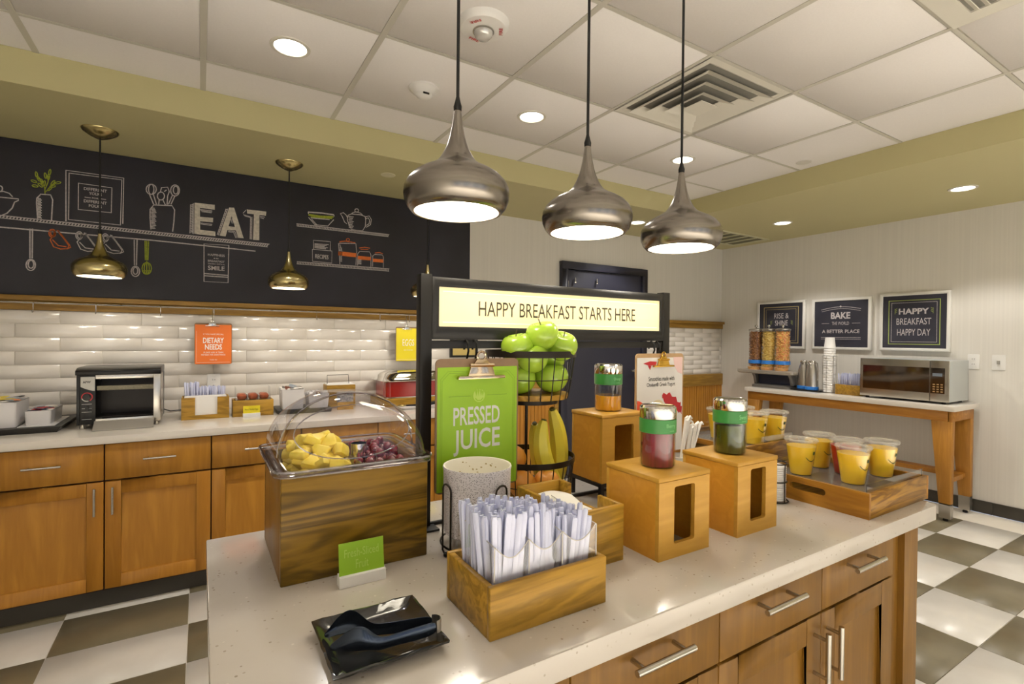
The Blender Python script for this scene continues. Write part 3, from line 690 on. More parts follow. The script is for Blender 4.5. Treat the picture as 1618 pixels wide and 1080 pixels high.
# ------------------------------------------------------------ left counter and cabinets
ct = box_ob('countertop', m_quartz2, None, -1.27, 1.85, 3.045, YB-.001, .797, .835, .004); tag(ct, 'long pale quartz worktop over the wall cabinets', 'countertop'); recenter(ct)
m_handle = m_steelx
def bar_handle(parent, p0, p1, out, r=.006):
    """bar pull: p0..p1 bar ends on the face plane, out = outward vector"""
    a, b_, o = Vector(p0), Vector(p1), Vector(out); d = (b_-a)
    mb = MB(); mb.tube([a+o, b_+o], r, 10)
    for t in (.14, .86): mb.tube([a+d*t-o*.02, a+d*t+o], r*.75, 8)
    return mb.build('handle', m_handle, parent, smooth=True)
def shaker(name, parent, fr, u0, u1, v0, v1, mfr, mpn, st=.062):
    b = MB(); t = .018
    o = None
    b.prism(fr, [(u0, v0), (u0+st, v0), (u0+st, v1), (u0, v1)], 0, t); b.prism(fr, [(u1-st, v0), (u1, v0), (u1, v1), (u1-st, v1)], 0, t)
    b.prism(fr, [(u0+st, v0), (u1-st, v0), (u1-st, v0+st), (u0+st, v0+st)], 0, t); b.prism(fr, [(u0+st, v1-st), (u1-st, v1-st), (u1-st, v1), (u0+st, v1)], 0, t)
    o = b.build(name, mfr, parent, bevel=.0015, seg=1)
    MB().prism(fr, [(u0+st-.004, v0+st-.004), (u1-st+.004, v0+st-.004), (u1-st+.004, v1-st+.004), (u0+st-.004, v1-st+.004)], 0, .008).build('inset_panel', mpn, o)
    return o
cab_lab = ['wall cabinet at the far left of the long counter', 'wall cabinet below the black condiment tray, far left of the photo', 'wall cabinet below the toaster oven, its door hinged on the right',
           'wall cabinet below the napkin holder, partly behind the island', 'wall cabinet behind the fruit box, under the tea caddy', 'wall cabinet behind the fruit dome, under the chafing dish', 'wall cabinet behind the black post at the right end of the counter']
FC = FB(3.082)
for k in range(7):
    x0 = -1.266+k*.4385; x1 = x0+.4385
    c = thing('base_cabinet', 'honey wood '+cab_lab[k], 'cabinet', ((x0+x1)/2, 3.4, 0), 'honey wood cabinets under the long counter')
    box_ob('body', m_gap, c, x0+.001, x1-.001, 3.083, YB-.002, .09, .796, 0)
    if k == 6: box_ob('end_panel', m_cab, c, x1-.001, x1+.01, 3.083, YB-.002, .0, .796, .001)
    d = MB().prism(FC, [(x0+.003, .622), (x1-.003, .622), (x1-.003, .792), (x0+.003, .792)], 0, .018).build('drawer', m_cabh, c, bevel=.0015, seg=1)
    xm = (x0+x1)/2; bar_handle(d, (xm-.067, 3.064, .712), (xm+.067, 3.064, .712), (0, -.028, 0), .0055)
    d = shaker('door', c, FC, x0+.003, x1-.003, .102, .614, m_cab, m_cabp)
    hx = x1-.034 if k % 2 == 1 else x0+.034
    bar_handle(d, (hx, 3.064, .462), (hx, 3.064, .592), (0, -.028, 0), .0055)
    box_ob('toe_kick', m_base, c, x0, x1, 3.115, 3.13, .0, .09, 0)
# pendants
def pendant(x, y, z, D, ztop, metal, label, canopy, group):
    t = thing('pendant_lamp', label, 'pendant lamp', (x, y, z), group)
    Rr = D/2
    prof = [(.80, .0), (.845, -.005), (.93, .09), (.985, .22), (1, .34), (.985, .46), (.93, .57), (.83, .68), (.70, .765), (.57, .83), (.46, .89), (.375, .955), (.31, 1.04), (.25, 1.15), (.195, 1.28), (.15, 1.43), (.115, 1.6), (.085, 1.78), (.062, 1.96), (.0, 1.962)]
    sh_ = MB().lathe(x, y, [(r*Rr, z+h*Rr) for r, h in prof], 48).build('shade', metal, t, smooth=True, ang=60)
    MB().lathe(x, y, [(.0, z+.30*Rr), (.55*Rr, z+.28*Rr), (.80*Rr, z+.12*Rr), (.835*Rr, z+.004*Rr)], 40).build('shade_lining', mat('white_enamel_lining', 'f4efe4', .5), sh_, smooth=True)
    MB().lathe(x, y, [(0, z+.06*Rr), (.30*Rr, z+.07*Rr), (.77*Rr, z+.09*Rr)], 32).build('diffuser', m_glow, t, smooth=True)
    zz = z+1.96*Rr
    b = MB().lathe(x, y, [(.075*Rr, zz-.004), (.08*Rr, zz+.006), (.055*Rr, zz+.016), (.03*Rr, zz+.03), (0, zz+.03)], 12); b.build('cord_grip', m_cord, t, smooth=True)
    MB().tube([(x, y, zz+.02), (x, y, ztop-.01)], .0040, 8).build('cord', m_cord, t, smooth=True)
    if canopy:
        MB().lathe(x, y, [(0, ztop-.045), (.015, ztop-.044), (.045, ztop-.03), (.072, ztop-.012), (.080, ztop-.002), (.080, ztop)], 32, cap1=True).build('canopy', metal, t, smooth=True)
    else:
        MB().lathe(x, y, [(0, ztop-.035), (.02, ztop-.033), (.055, ztop-.01), (.06, ztop)], 24, cap1=True).build('canopy', metal, t, smooth=True)
    return t
for (x, y, z), l in zip(ISLAND_PENDANTS, ('brushed steel onion shaped pendant, nearest and largest of the three over the island', 'brushed steel onion shaped pendant hanging in the middle over the island', 'brushed steel onion shaped pendant, rightmost and smallest of the three over the island')):
    pendant(x, y, z, .25, CEIL, m_nickel, l, False, 'steel pendants over the island')
for (x, y, z), l in zip(COUNTER_PENDANTS, ('brass pendant in front of the framed chalk drawing', 'brass pendant hanging just right of the EAT lettering', 'brass pendant mostly hidden behind the black post of the lit sign')):
    pendant(x, y, z, .232, SOFZ, m_brass, l, True, 'brass pendants over the wall counter')
# downlights
for k, (x, y) in enumerate(CEIL_LIGHTS+SOF_LIGHTS):
    zc = CEIL if k < 3 else SOFZ
    l = ['recessed round ceiling light above the left counter corner of the white ceiling', 'recessed round ceiling light between the first two steel pendants', 'recessed round ceiling light behind the third pendant cord',
         'round downlight in the green soffit at the far right', 'round downlight in the green soffit above the rise and shine picture', 'round downlight in the green soffit seen between two steel pendants', 'round downlight in the green soffit right of the photo'][k]
    t = thing('ceiling_downlight', l, 'ceiling light', (x, y, zc-.01), 'recessed round ceiling lights')
    MB().lathe(x, y, [(.062, zc-.002), (.064, zc-.006), (.078, zc-.005), (.080, zc)], 32).build('trim_ring', m_trimw, t, smooth=True)
    MB().lathe(x, y, [(0, zc-.001), (.063, zc-.001)], 32).build('lens', m_glow2, t)
# supply air diffuser in the grid
vx0 = GX+4*GS; vy1 = GY-1*GS; vc = (vx0+GS/2, vy1-GS/2)
t = thing('ceiling_vent', 'square white stepped air diffuser in the ceiling grid', 'vent', (vc[0], vc[1], CEIL-.02))
m_vent = mat('vent_white_enamel', 'dcd8cc', .45); m_vdark = mat('duct_dark', '85827a', .8)
MB().box(vc[0]-.255, vc[0]+.255, vc[1]-.255, vc[1]+.255, CEIL+.001, CEIL+.0035).build('duct_opening', m_vdark, t)
def sqring(mb, c, h0, z0, h1, z1):
    o = len(mb.v)
    for h, z in ((h0, z0), (h1, z1)):
        for sx, sy in ((-1, -1), (1, -1), (1, 1), (-1, 1)): mb.v.append((c[0]+sx*h, c[1]+sy*h, z))
    for j in range(4): mb.f.append((o+j, o+(j+1) % 4, o+4+(j+1) % 4, o+4+j))
b = MB(); sqring(b, vc, GS/2-.006, CEIL-.003, .265, CEIL-.003); sqring(b, vc, .265, CEIL-.003, .250, CEIL+.003); b.build('outer_frame', m_vent, t)
for h, zz in ((.245, -.020), (.182, -.026), (.118, -.032)):
    b = MB(); sqring(b, vc, h, CEIL+zz, h-.052, CEIL+zz+.022); sqring(b, vc, h, CEIL+zz-.001, h-.052, CEIL+zz+.021); b.build('louvre_ring', m_vent, t)
MB().box(vc[0]-.062, vc[0]+.062, vc[1]-.062, vc[1]+.062, CEIL-.036, CEIL-.033).build('centre_plate', m_vent, t)
# return grille top right and soffit grille
t = thing('ceiling_grille', 'slatted return grille at the top right corner of the ceiling', 'vent', (2.30, .60, CEIL-.012))
gx0, gx1, gy0, gy1 = 1.833, 2.430, .185, .780
b = MB(); holed(b, frame((0, 0, CEIL-.003), (1, 0, 0), (0, -1, 0)), gx0, gx1, -gy1, -gy0, gx0+.07, gx1-.07, -gy1+.07, -gy0-.07, .001, 0, .007, 2)
b.build('frame', m_vent, t); MB().box(gx0+.07, gx1-.07, gy0+.07, gy1-.07, CEIL-.004, CEIL-.003).build('duct_opening', m_vdark, t)
k = 0; x = gy0+.078
while x < gy1-.09:
    MB().add([(gx0+.07, x, CEIL-.011), (gx0+.07, x+.014, CEIL-.004), (gx1-.07, x+.014, CEIL-.004), (gx1-.07, x, CEIL-.011), (gx0+.07, x+.002, CEIL-.012), (gx0+.07, x+.016, CEIL-.005), (gx1-.07, x+.016, CEIL-.005), (gx1-.07, x+.002, CEIL-.012)], [(0, 1, 2, 3), (4, 7, 6, 5), (0, 4, 5, 1), (2, 6, 7, 3), (0, 3, 7, 4), (1, 5, 6, 2)]).build('slat', m_vent, t); x += .030
t = thing('soffit_grille', 'slatted air grille in the green soffit near the far corner', 'vent', (4.62, 3.30, SOFZ-.012))
gx0, gx1, gy0, gy1 = 4.22, 5.0, 3.09, 3.52
b = MB(); holed(b, frame((0, 0, SOFZ-.001), (1, 0, 0), (0, -1, 0)), gx0, gx1, -gy1, -gy0, gx0+.03, gx1-.03, -gy1+.03, -gy0-.03, .001, 0, .009, 2)
m_ventg = mat('grille_khaki', 'c9c5a2', .5); b.build('frame', m_ventg, t)
MB().box(gx0+.03, gx1-.03, gy0+.03, gy1-.03, SOFZ-.004, SOFZ-.001).build('duct_opening', mat('duct_grey', '6c6a50', .8), t)
for k in range(4):
    x = gx0+.03+(gx1-gx0-.06)*(k+1)/5; MB().box(x-.012, x+.012, gy0+.03, gy1-.03, SOFZ-.010, SOFZ-.003).build('slat', m_ventg, t)
# fire strobe, smoke detector, concealed sprinkler caps
x, y = .912, 1.717
t = thing('fire_strobe', 'white round fire strobe with red lettering on the ceiling', 'fire alarm', (x, y, CEIL-.06))
MB().lathe(x, y, [(.098, CEIL), (.096, CEIL-.012), (.085, CEIL-.026), (.05, CEIL-.032), (0, CEIL-.033)], 36).build('housing', m_white_p, t, smooth=True)
MB().lathe(x, y, [(.036, CEIL-.031), (.034, CEIL-.05), (.022, CEIL-.062), (0, CEIL-.065)], 20).build('strobe_lens', mat('clear_strobe_lens', 'd6d4d0', .08, .4), t, smooth=True)
b = MB(); b.lathe(x, y, [(.041, CEIL-.033), (.041, CEIL-.036), (.037, CEIL-.037)], 24); b.build('bezel', m_steel, t, smooth=True)
m_red = mat('red_print', 'c0262a', .5)
for ang in (215, 330, 95):
    a = math.radians(ang); c0 = (x+.066*math.cos(a), y+.066*math.sin(a)); u = Vector((-math.sin(a), math.cos(a), 0)); v = Vector((math.cos(a), math.sin(a), 0))
    fr_ = lambda p, q, d=0, c0=c0, u=u, v=v: (c0[0]-u.x*p-v.x*q, c0[1]-u.y*p-v.y*q, CEIL-.0325)
    text('print', 'FIRE', fr_, -.022, .022, -.007, .007, m_red, t, .02)
x, y = .910, 2.317
t = thing('smoke_detector', 'small white round smoke detector on the ceiling left of first pendant cord', 'smoke detector', (x, y, CEIL-.05))
MB().lathe(x, y, [(.072, CEIL), (.072, CEIL-.008), (.060, CEIL-.014), (.052, CEIL-.026), (.040, CEIL-.034)], 32).build('base', m_white_p, t, smooth=True)
MB().lathe(x, y, [(.040, CEIL-.034), (.034, CEIL-.044), (.018, CEIL-.052), (0, CEIL-.053)], 24).build('sensor_dome', m_white_p, t, smooth=True)
MB().box(x-.018, x+.012, y-.040, y-.036, CEIL-.044, CEIL-.036).build('slot', m_dark, t)
for (x, y, z, l) in ((1.031, 3.24, SOFZ, 'flat round sprinkler cap in the green soffit'), (3.441, 1.893, CEIL, 'flat round sprinkler cap in the white ceiling tile')):
    o = MB().lathe(x, y, [(.046, z), (.045, z-.004), (.03, z-.006), (0, z-.007)], 24).build('sprinkler_cap', mat('cap_paint', 'd5cfae' if z == SOFZ else 'd8d4cc', .5), None, smooth=True)
    tag(o, l, 'sprinkler'); recenter(o)

# ------------------------------------------------------------ island
IT = .85
b = MB(); zt0, zt1 = .806, IT
pts = [(.012, .602), (1.812, .602), (1.835, .622), (1.835, 1.354), (.012, 1.354)]
b.loft([[(x, y, zt0) for x, y in pts], [(x, y, zt1) for x, y in pts]])
it = b.build('island_countertop', m_quartz, None, bevel=.005); tag(it, 'thick speckled quartz top of the central island', 'countertop'); recenter(it)
isl = thing('island_cabinet', 'central island of maple cabinets under the speckled quartz top', 'cabinet', (.9, 1.0, 0))
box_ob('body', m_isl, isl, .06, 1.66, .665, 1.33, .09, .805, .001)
box_ob('dark_reveal', m_gap, isl, .13, 1.622, .652, .664, .10, .804, 0)
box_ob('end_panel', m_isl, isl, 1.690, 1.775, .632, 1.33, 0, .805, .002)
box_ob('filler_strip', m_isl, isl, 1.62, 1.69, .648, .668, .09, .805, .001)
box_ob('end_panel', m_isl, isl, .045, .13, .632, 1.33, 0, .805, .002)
box_ob('toe_kick', m_base, isl, .10, 1.69, .70, .72, 0, .09, 0)
FI = FB(.651)
edges = [.132, .503, .875, 1.254, 1.620]
for k in range(4):
    u0, u1 = edges[k]+.0015, edges[k+1]-.0015
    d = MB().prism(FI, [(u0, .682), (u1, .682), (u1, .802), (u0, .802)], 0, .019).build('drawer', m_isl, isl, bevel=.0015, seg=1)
    um = (u0+u1)/2+(.0, .0, -.01, -.015)[k]; bar_handle(d, (um-.072, .632, .766), (um+.072, .632, .766), (0, -.032, 0), .006)
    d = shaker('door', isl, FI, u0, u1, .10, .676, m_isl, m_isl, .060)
    hx = u1-.030 if k in (0, 2) else u0+.024
    bar_handle(d, (hx, .632, .53), (hx, .632, .652), (0, -.032, 0), .006)

# lit sign frame standing on the island
sf = thing('lit_sign_frame', 'black metal frame with a lit cream panel reading HAPPY BREAKFAST STARTS HERE', 'sign', (.89, 1.18, IT))
y0, y1 = 1.166, 1.196
for a in (.4545, 1.300):
    p = box_ob('post', m_blacks, sf, a, a+.030, y0, y1, IT+.004, 1.474, .002)
    box_ob('base_foot', m_blacks, sf, a-.012, a+.042, y0-.03, y1+.03, IT, IT+.005, .001)
box_ob('base_bar', m_blacks, sf, .4845, 1.300, y0+.01, y1-.01, IT, IT+.008, .001)
b = MB(); holed(b, FB(y0+.002), .4845, 1.300, 1.314, 1.468, .503, 1.286, 1.346, 1.445, .001, -.028, .002, 2); b.build('sign_box', m_blacks, sf, bevel=.0012, seg=1)
box_ob('lower_bar', m_blacks, sf, .4845, 1.300, y0+.004, y1-.004, 1.291, 1.311, .002)
m_lit = mat('lit_cream_panel', 'e6d8a4', .4, emit='faeab4', estr=.45)
pn = MB().box(.502, 1.287, y0+.006, y0+.010, 1.345, 1.446).build('lit_panel', m_lit, sf)
FS = FB(y0+.006)
m_ink = mat('dark_brown_ink', '453c28', .6)
text('print', 'HAPPY BREAKFAST STARTS HERE', FS, .616, 1.176, 1.375, 1.414, m_ink, sf, 0, .001)
b = MB(); ribbon(b, FS, [(.515, 1.357), (.515, 1.434), (1.274, 1.434), (1.274, 1.357)], .0012, .001, True); b.build('print', mat('pale_print_line', 'fffbe6', .6, emit='fff6d0', estr=.6), sf)
def s_hook(x, y, zt):
    t = thing('s_hook', 'black s-shaped hook on the frame above the %s clipboard' % ('green' if x < 1 else 'smoothies'), 'hook', (x, y, zt-.05))
    MB().tube([(x, y+.022, zt-.012), (x, y+.024, zt+.004), (x, y+.012, zt+.013), (x, y, zt+.004), (x, y-.002, zt-.015), (x, y+.006, zt-.034), (x, y, zt-.044), (x, y-.010, zt-.036)], .0028, 8).build('wire', m_black, t, smooth=True)

# pressed juice clipboard
PY = 1.10
fr = FB(PY); sg = thing('pressed_juice_sign', 'large lime green PRESSED JUICE clipboard hanging from the lit frame', 'sign', (.59, PY, .95))
u0, u1, v0, v1 = .467, .694, .950, 1.268
board(sg, fr, u0, u1, v0, v1, m_brown, m_gr, .004, .012)
for o in sg.children:
    if o.name.startswith('printed_sheet'): bpy.data.objects.remove(o, do_unlink=True)
MB().prism(fr, [(u0+.004, v0+.004), (u1-.004, v0+.004), (u1-.004, v1-.020), (u0+.004, v1-.020)], .0003, .001).build('printed_sheet', m_gr, sg)
m_copper = mat('polished_steel_clip', 'cbb79c', .12, 1)
clip(sg, fr, .5835, 1.262, 1.25, m_copper)
def pt(px, py, Y=PY): 
    d = fw+rt*((px-809)/F)-up*((py-540)/F); k = Y/d.y; return (d.x*k, d.z*k+CAMZ)
a, c = pt(716, 660), pt(789, 655)
text('print', 'PRESSED', fr, a[0], c[0], 1.108, 1.152, m_prg, sg, .015, .0015)
a, c = pt(716, 705), pt(789, 705)
text('print', 'JUICE', fr, a[0], c[0], 1.035, 1.098, m_prg, sg, .015, .0015)
b = MB()
for q in ((u0+.012, v0+.01, u1-.012, v1-.030), (u0+.016, v0+.014, u1-.016, v1-.034)): ribbon(b, fr, [(q[0], q[1]), (q[0], q[3]-.018), (q[0]+.018, q[3]), (q[2]-.018, q[3]), (q[2], q[3]-.018), (q[2], q[1])], .0008, .0014, True)
for a, c in ((.50, .558), (.603, .660)): ribbon(b, fr, [(a, 1.178), (c, 1.178)], .001, .0014)
ribbon(b, fr, [(.50, 1.012), (.570, 1.012)], .001, .0014); ribbon(b, fr, [(.592, 1.012), (.66, 1.012)], .001, .0014)
b.build('print', m_dgr, sg)
m_lg = mat('pale_green_print', 'b4d25c', .6)
b = MB(); b.prism(fr, rrect(.581, 1.178, .016, .016, .0158, 6), .0012, .0015)
b.build('emblem', m_lg, sg)
b = MB()
for dx, hh in ((-.008, .018), (-.002, .024), (.005, .02), (.010, .014)): b.prism(fr, [(.581+dx, 1.176), (.584+dx, 1.178+hh*.6), (.581+dx, 1.176+hh), (.578+dx, 1.178+hh*.6)], .0014, .0018)
ribbon(b, fr, [(.570, 1.172), (.576, 1.166), (.586, 1.166), (.592, 1.172)], .003, .0018)
b.build('emblem', m_gr, sg)
s_hook(.578, PY-.0, 1.300); s_hook(.602, PY, 1.300)
for o in [o for o in COL.objects if o.name.startswith('s_hook')]: o.location.y += .055; o['label'] = 'black s-shaped hook above the green clipboard, %s of the pair' % ('left' if o.location.x < .59 else 'right')
# smoothies clipboard
SY = 1.135
fr = FB(SY); sg = thing('smoothies_sign', 'white and red smoothies clipboard hanging at the right end of the frame', 'sign', (1.26, SY, .95))
u0, u1, v0, v1 = 1.145, 1.362, .955, 1.274
board(sg, fr, u0, u1, v0, v1, m_kraft, mat('cool_white_print', 'dfdcd8', .6), .005, .012)
clip(sg, fr, 1.262, 1.262, .9, mat('brass_clip', 'd3a94a', .2, 1))
m_inkd = mat('charcoal_ink', '33302e', .6); m_ro = mat('red_orange_print', 'e8502c', .6); m_pk = mat('soft_pink_print', 'e6c4bf', .6)
text('print', 'Smoothies made with', fr, 1.200, 1.318, 1.187, 1.201, m_inkd, sg, .01, .0015)
text('print', 'Chobani\u00ae Greek Yogurt', fr, 1.192, 1.322, 1.166, 1.182, m_inkd, sg, .01, .0015)
b = MB(); P = [(u0+.006+.040*math.sin(t), 1.082+.046*math.cos(t)) for t in [PI*k/14 for k in range(15)]]
b.prism(fr, P, .0012, .0016); b.build('print', m_ro, sg)
b = MB(); b.prism(fr, [(u1-.007, 1.262), (u1-.05, 1.262), (u1-.045, 1.235), (u1-.028, 1.212), (u1-.007, 1.206)][::-1], .0012, .0016); b.build('print', m_pk, sg)
m_sp = mat('dark_red_print', 'b8222a', .6)
b = MB(); P = []
base = [(1.262, 1.140), (1.290, 1.146), (1.318, 1.132), (1.345, 1.112), (1.356, 1.10), (1.356, 1.072), (1.335, 1.085), (1.300, 1.098), (1.272, 1.118)]
for i in range(len(base)):
    p, q = base[i], base[(i+1) % len(base)]; P.append(p)
    for s_ in (.3, .7): P.append((p[0]+(q[0]-p[0])*s_+R.uniform(-.004, .004), p[1]+(q[1]-p[1])*s_+(.006 if s_ == .3 else -.003)))
P = [(min(a, u1-.006), c) for a, c in P]
b.prism(fr, P, .0012, .0016); b.prism(fr, [(1.176, 1.243), (1.205, 1.250), (1.235, 1.248), (1.232, 1.238), (1.200, 1.236)], .0012, .0016)
b.prism(fr, [(1.196, 1.236), (1.212, 1.236), (1.206, 1.222)], .0012, .0016)
b.build('print', m_sp, sg)
b = MB(); b.prism(fr, rrect(1.243, 1.097, .030, .030, .0295, 7), .0012, .0016); b.build('print', mat('cream_bowl_print', 'd9c9a6', .6), sg)
b = MB(); b.prism(fr, rrect(1.243, 1.097, .022, .022, .0215, 7), .0016, .002); b.build('print', mat('pale_yogurt_print', 'f2ead8', .6), sg)
b = MB()
for k in range(4): b.prism(fr, [(1.236+.004*k, 1.092), (1.239+.004*k, 1.092), (1.240+.004*k, 1.106), (1.236+.004*k, 1.105)], .002, .0024)
b.build('print', m_ro, sg)
for q, l in ((1.246, 'left'), (1.270, 'right')):
    s_hook(q, SY+.02, 1.300)
for o in [o for o in COL.objects if o.name.startswith('s_hook') and o.location.x > 1]: o['label'] = 'black s-shaped hook above the smoothies clipboard, %s of the pair' % ('left' if o.location.x < 1.258 else 'right')

# fruit box
def bx(name, label, cat, x0, x1, y0, y1, z0, z1, mf, mside, t=.012, **k):
    """open wooden box with four boards and a floor"""
    o = thing(name, label, cat, ((x0+x1)/2, (y0+y1)/2, z0), **k)
    box_ob('front_board', mf, o, x0, x1, y0, y0+t, z0, z1, .0015, seg=1); box_ob('back_board', mf, o, x0, x1, y1-t, y1, z0, z1, .0015, seg=1)
    box_ob('side_board', mside, o, x0, x0+t, y0+t, y1-t, z0, z1, .0015, seg=1); box_ob('side_board', mside, o, x1-t, x1, y0+t, y1-t, z0, z1, .0015, seg=1)
    box_ob('floor_board', mf, o, x0+t, x1-t, y0+t, y1-t, z0+.002, z0+.010, 0)
    return o
bx('fruit_display_box', 'tall stained pine box holding the domed fruit pan, left end of island', 'box', .128, .418, 1.024, 1.300, IT, IT+.203, m_bin, m_binl, .014)
cx, cy = .273, 1.162
pz = IT+.204
pan = thing('fruit_pan', 'clear plastic pan of cut pineapple and grapes set into the pine box', 'pan', (cx, cy, pz-.06))
m_pan = clear('clear_pan_plastic', (238, 238, 248), .05, dens=.05)
b = MB(); rloft(b, cx, cy, [(.118, .108, .02, pz-.050), (.124, .116, .02, pz-.048), (.130, .122, .022, pz+.004), (.152, .145, .03, pz+.004), (.158, .151, .032, pz+.000), (.158, .151, .032, pz+.003), (.152, .145, .03, pz+.008), (.132, .124, .022, pz+.008)], 6, cap0=True)
b.build('pan_body', m_pan, pan, smooth=True)
b = MB(); b.box(cx+.008, cx+.011, cy-.118, cy+.118, pz-.046, pz+.006); b.build('divider', m_pan, pan)
dome = thing('dome_cover', 'clear rounded roll top cover over the pineapple and grapes', 'lid', (cx, cy, pz+.008))
H_ = .128
def domez(u): return H_*(1-abs(u)**2.3)**(1/2.1)
rows = [(.157, .150, .032, pz+.009), (.157, .150, .032, pz+.013), (.149, .142, .03, pz+.014), (.146, .139, .03, pz+.020)]
for k in range(1, 15):
    t = k/15; z = pz+.020+H_*t; s_ = (1-t**2.0)**.5; s2 = (1-t**2.6)**.5
    rows.append((.146*s_+.0005, .139*(.35+.65*s2), .03+.05*t, z))
b = MB(); rloft(b, cx, cy, rows, 8, cap1=True); b.build('dome_shell', m_dome, dome, smooth=True)
def edge_curve(yoff, sx, zmin=.02, sz=1.0):
    P = []
    for k in range(25):
        a = PI*k/24; u = math.cos(a); P.append((cx+u*.146*sx, cy+yoff, pz+zmin+H_*sz*math.sin(a)**.95))
    return P
m_domee = clear('clear_moulded_rib', (214, 208, 216), .06, dens=.28)
b = MB(); 
P = []
for k in range(33):      # moulded front facet outline
    a = 2*PI*k/32; P.append((cx-.004+.116*math.cos(a), cy-.128+.032*(.5+.5*math.sin(a)), pz+.072+.052*math.sin(a)))
b.tube(P[:-1], .0014, 6, closed=True); b.build('moulded_rib', m_domee, dome, smooth=True)
b = MB(); b.tube([(x_, y_, z_) for x_, y_, z_ in [(p[0], cy-.050, p[2]) for p in edge_curve(0, .97, .02, .97)]], .0022, 6); b.build('moulded_rib', m_domee, dome, smooth=True)
b = MB(); P = [(x_, y_, pz+.011) for x_, y_ in rrect(cx, cy, .158, .151, .032, 6)]; b.tube(P, .0028, 6, closed=True); b.build('rim_bead', m_domee, dome, smooth=True)
sc_ = thing('steel_serving_scoop', 'small shiny steel scoop standing among the grapes under the dome', 'scoop', (cx+.026, cy-.03, pz-.03))
MB().lathe(cx+.026, cy-.03, [(.017, pz-.03), (.017, pz+.030), (.0155, pz+.030), (.0155, pz-.02)], 20, cap0=True).build('cup', m_chrome, sc_, smooth=True)
m_pine = mixnoise('pineapple_flesh', 'fae458', 'f2d444', 30, .45, bump=.4, stretch=(1, 1, 3))
m_grape = mixnoise('red_grape_skin', '98283a', '661426', 30, .16, coat=.6)
prot = None; n = 0
def chunk(seed):
    rr = random.Random(seed); pts = []
    w_ = .024; l_ = .035
    a = [(-.5*w_*.5, -l_/2), (.5*w_*.5, -l_/2), (w_*.75, l_*.38), (0, l_*.55), (-w_*.75, l_*.38)]
    return a
protos = []
for s_ in range(4):
    a = chunk(s_); b = MB(); h = .014+.003*s_; rr = random.Random(s_)
    b.loft([[(x_*1.05, y_, -h/2) for x_, y_ in a], [(x_*1.15+rr.uniform(-.001, .001), y_*1.05, 0) for x_, y_ in a], [(x_, y_*.96, h/2) for x_, y_ in a]])
    o = b.build('pineapple_chunk', m_pine, None, bevel=.0028, ang=20); protos.append(o.data); bpy.data.objects.remove(o)
placed = []
for lay, (nz, cnt, rx, ry) in enumerate(((pz-.034, 22, .052, .094), (pz-.014, 22, .052, .094), (pz+.006, 24, .052, .088), (pz+.024, 16, .045, .062), (pz+.040, 8, .030, .040))):
    for k in range(cnt):
        for tr_ in range(30):
            x_, y_ = cx-.058+R.uniform(-rx, rx), cy-.01+R.uniform(-ry, ry)
            if all((x_-p[0])**2+(y_-p[1])**2+(nz-p[2])**2*1.2 > .0175**2 for p in placed): break
        placed.append((x_, y_, nz)); n += 1
        o = bpy.data.objects.new('pineapple_chunk', protos[k % 4]); COL.objects.link(o); o.location = (x_, y_, nz+R.uniform(-.003, .003))
        o.rotation_euler = (R.uniform(-.7, .7), R.uniform(-.7, .7), R.uniform(0, 6.28))
        tag(o, 'yellow pineapple chunk in the left half of the domed fruit pan', 'pineapple', 'pineapple chunks in the domed pan')
g = MB().ell(0, 0, 0, .0100, .0100, .0122, 12, 8).build('grape', m_grape, None, smooth=True, ang=80); gm = g.data; bpy.data.objects.remove(g)
placed = []
for nz, cnt, rx, ry in ((pz-.036, 26, .052, .10), (pz-.020, 28, .052, .10), (pz-.004, 26, .052, .095), (pz+.010, 13, .040, .06)):
    for k in range(cnt):
        for tr_ in range(60):
            x_, y_ = cx+.067+R.uniform(-rx, rx), cy+R.uniform(-ry, ry)
            if (x_-cx-.026)**2+(y_-cy+.03)**2 > .028**2 and all((x_-p[0])**2+(y_-p[1])**2+(nz-p[2])**2 > .0185**2 for p in placed): break
        else: continue
        placed.append((x_, y_, nz))
        o = bpy.data.objects.new('grape', gm); COL.objects.link(o); o.location = (x_, y_, nz+R.uniform(-.002, .002)); o.rotation_euler = (R.uniform(-1.5, 1.5), R.uniform(-1.5, 1.5), 0)
        tag(o, 'dark red grape in the right half of the domed fruit pan', 'grape', 'red grapes in the domed pan')
# name card
nc = thing('name_card', 'small lime green Fresh-Sliced Fruit card in a white block', 'sign', (.265, .972, IT))
b = MB(); b.loft([[(.221, .962, IT), (.309, .962, IT), (.309, .985, IT), (.221, .985, IT)], [(.221, .964, IT+.020), (.309, .964, IT+.020), (.309, .982, IT+.023), (.221, .982, IT+.023)]])
b.build('card_holder', m_white_p, nc, bevel=.001)
frc = frame((0, .968, IT+.012), (1, 0, 0), (0, math.sin(.16), math.cos(.16)))
MB().prism(frc, [(.222, 0), (.307, 0), (.307, .067), (.222, .067)], -.0012, 0).build('card', m_gr, nc)
text('print', 'Fresh-Sliced', frc, .232, .297, .040, .055, m_lg, nc, .0, .0008)
text('print', 'Fruit', frc, .253, .277, .018, .034, m_lg, nc, .0, .0008)
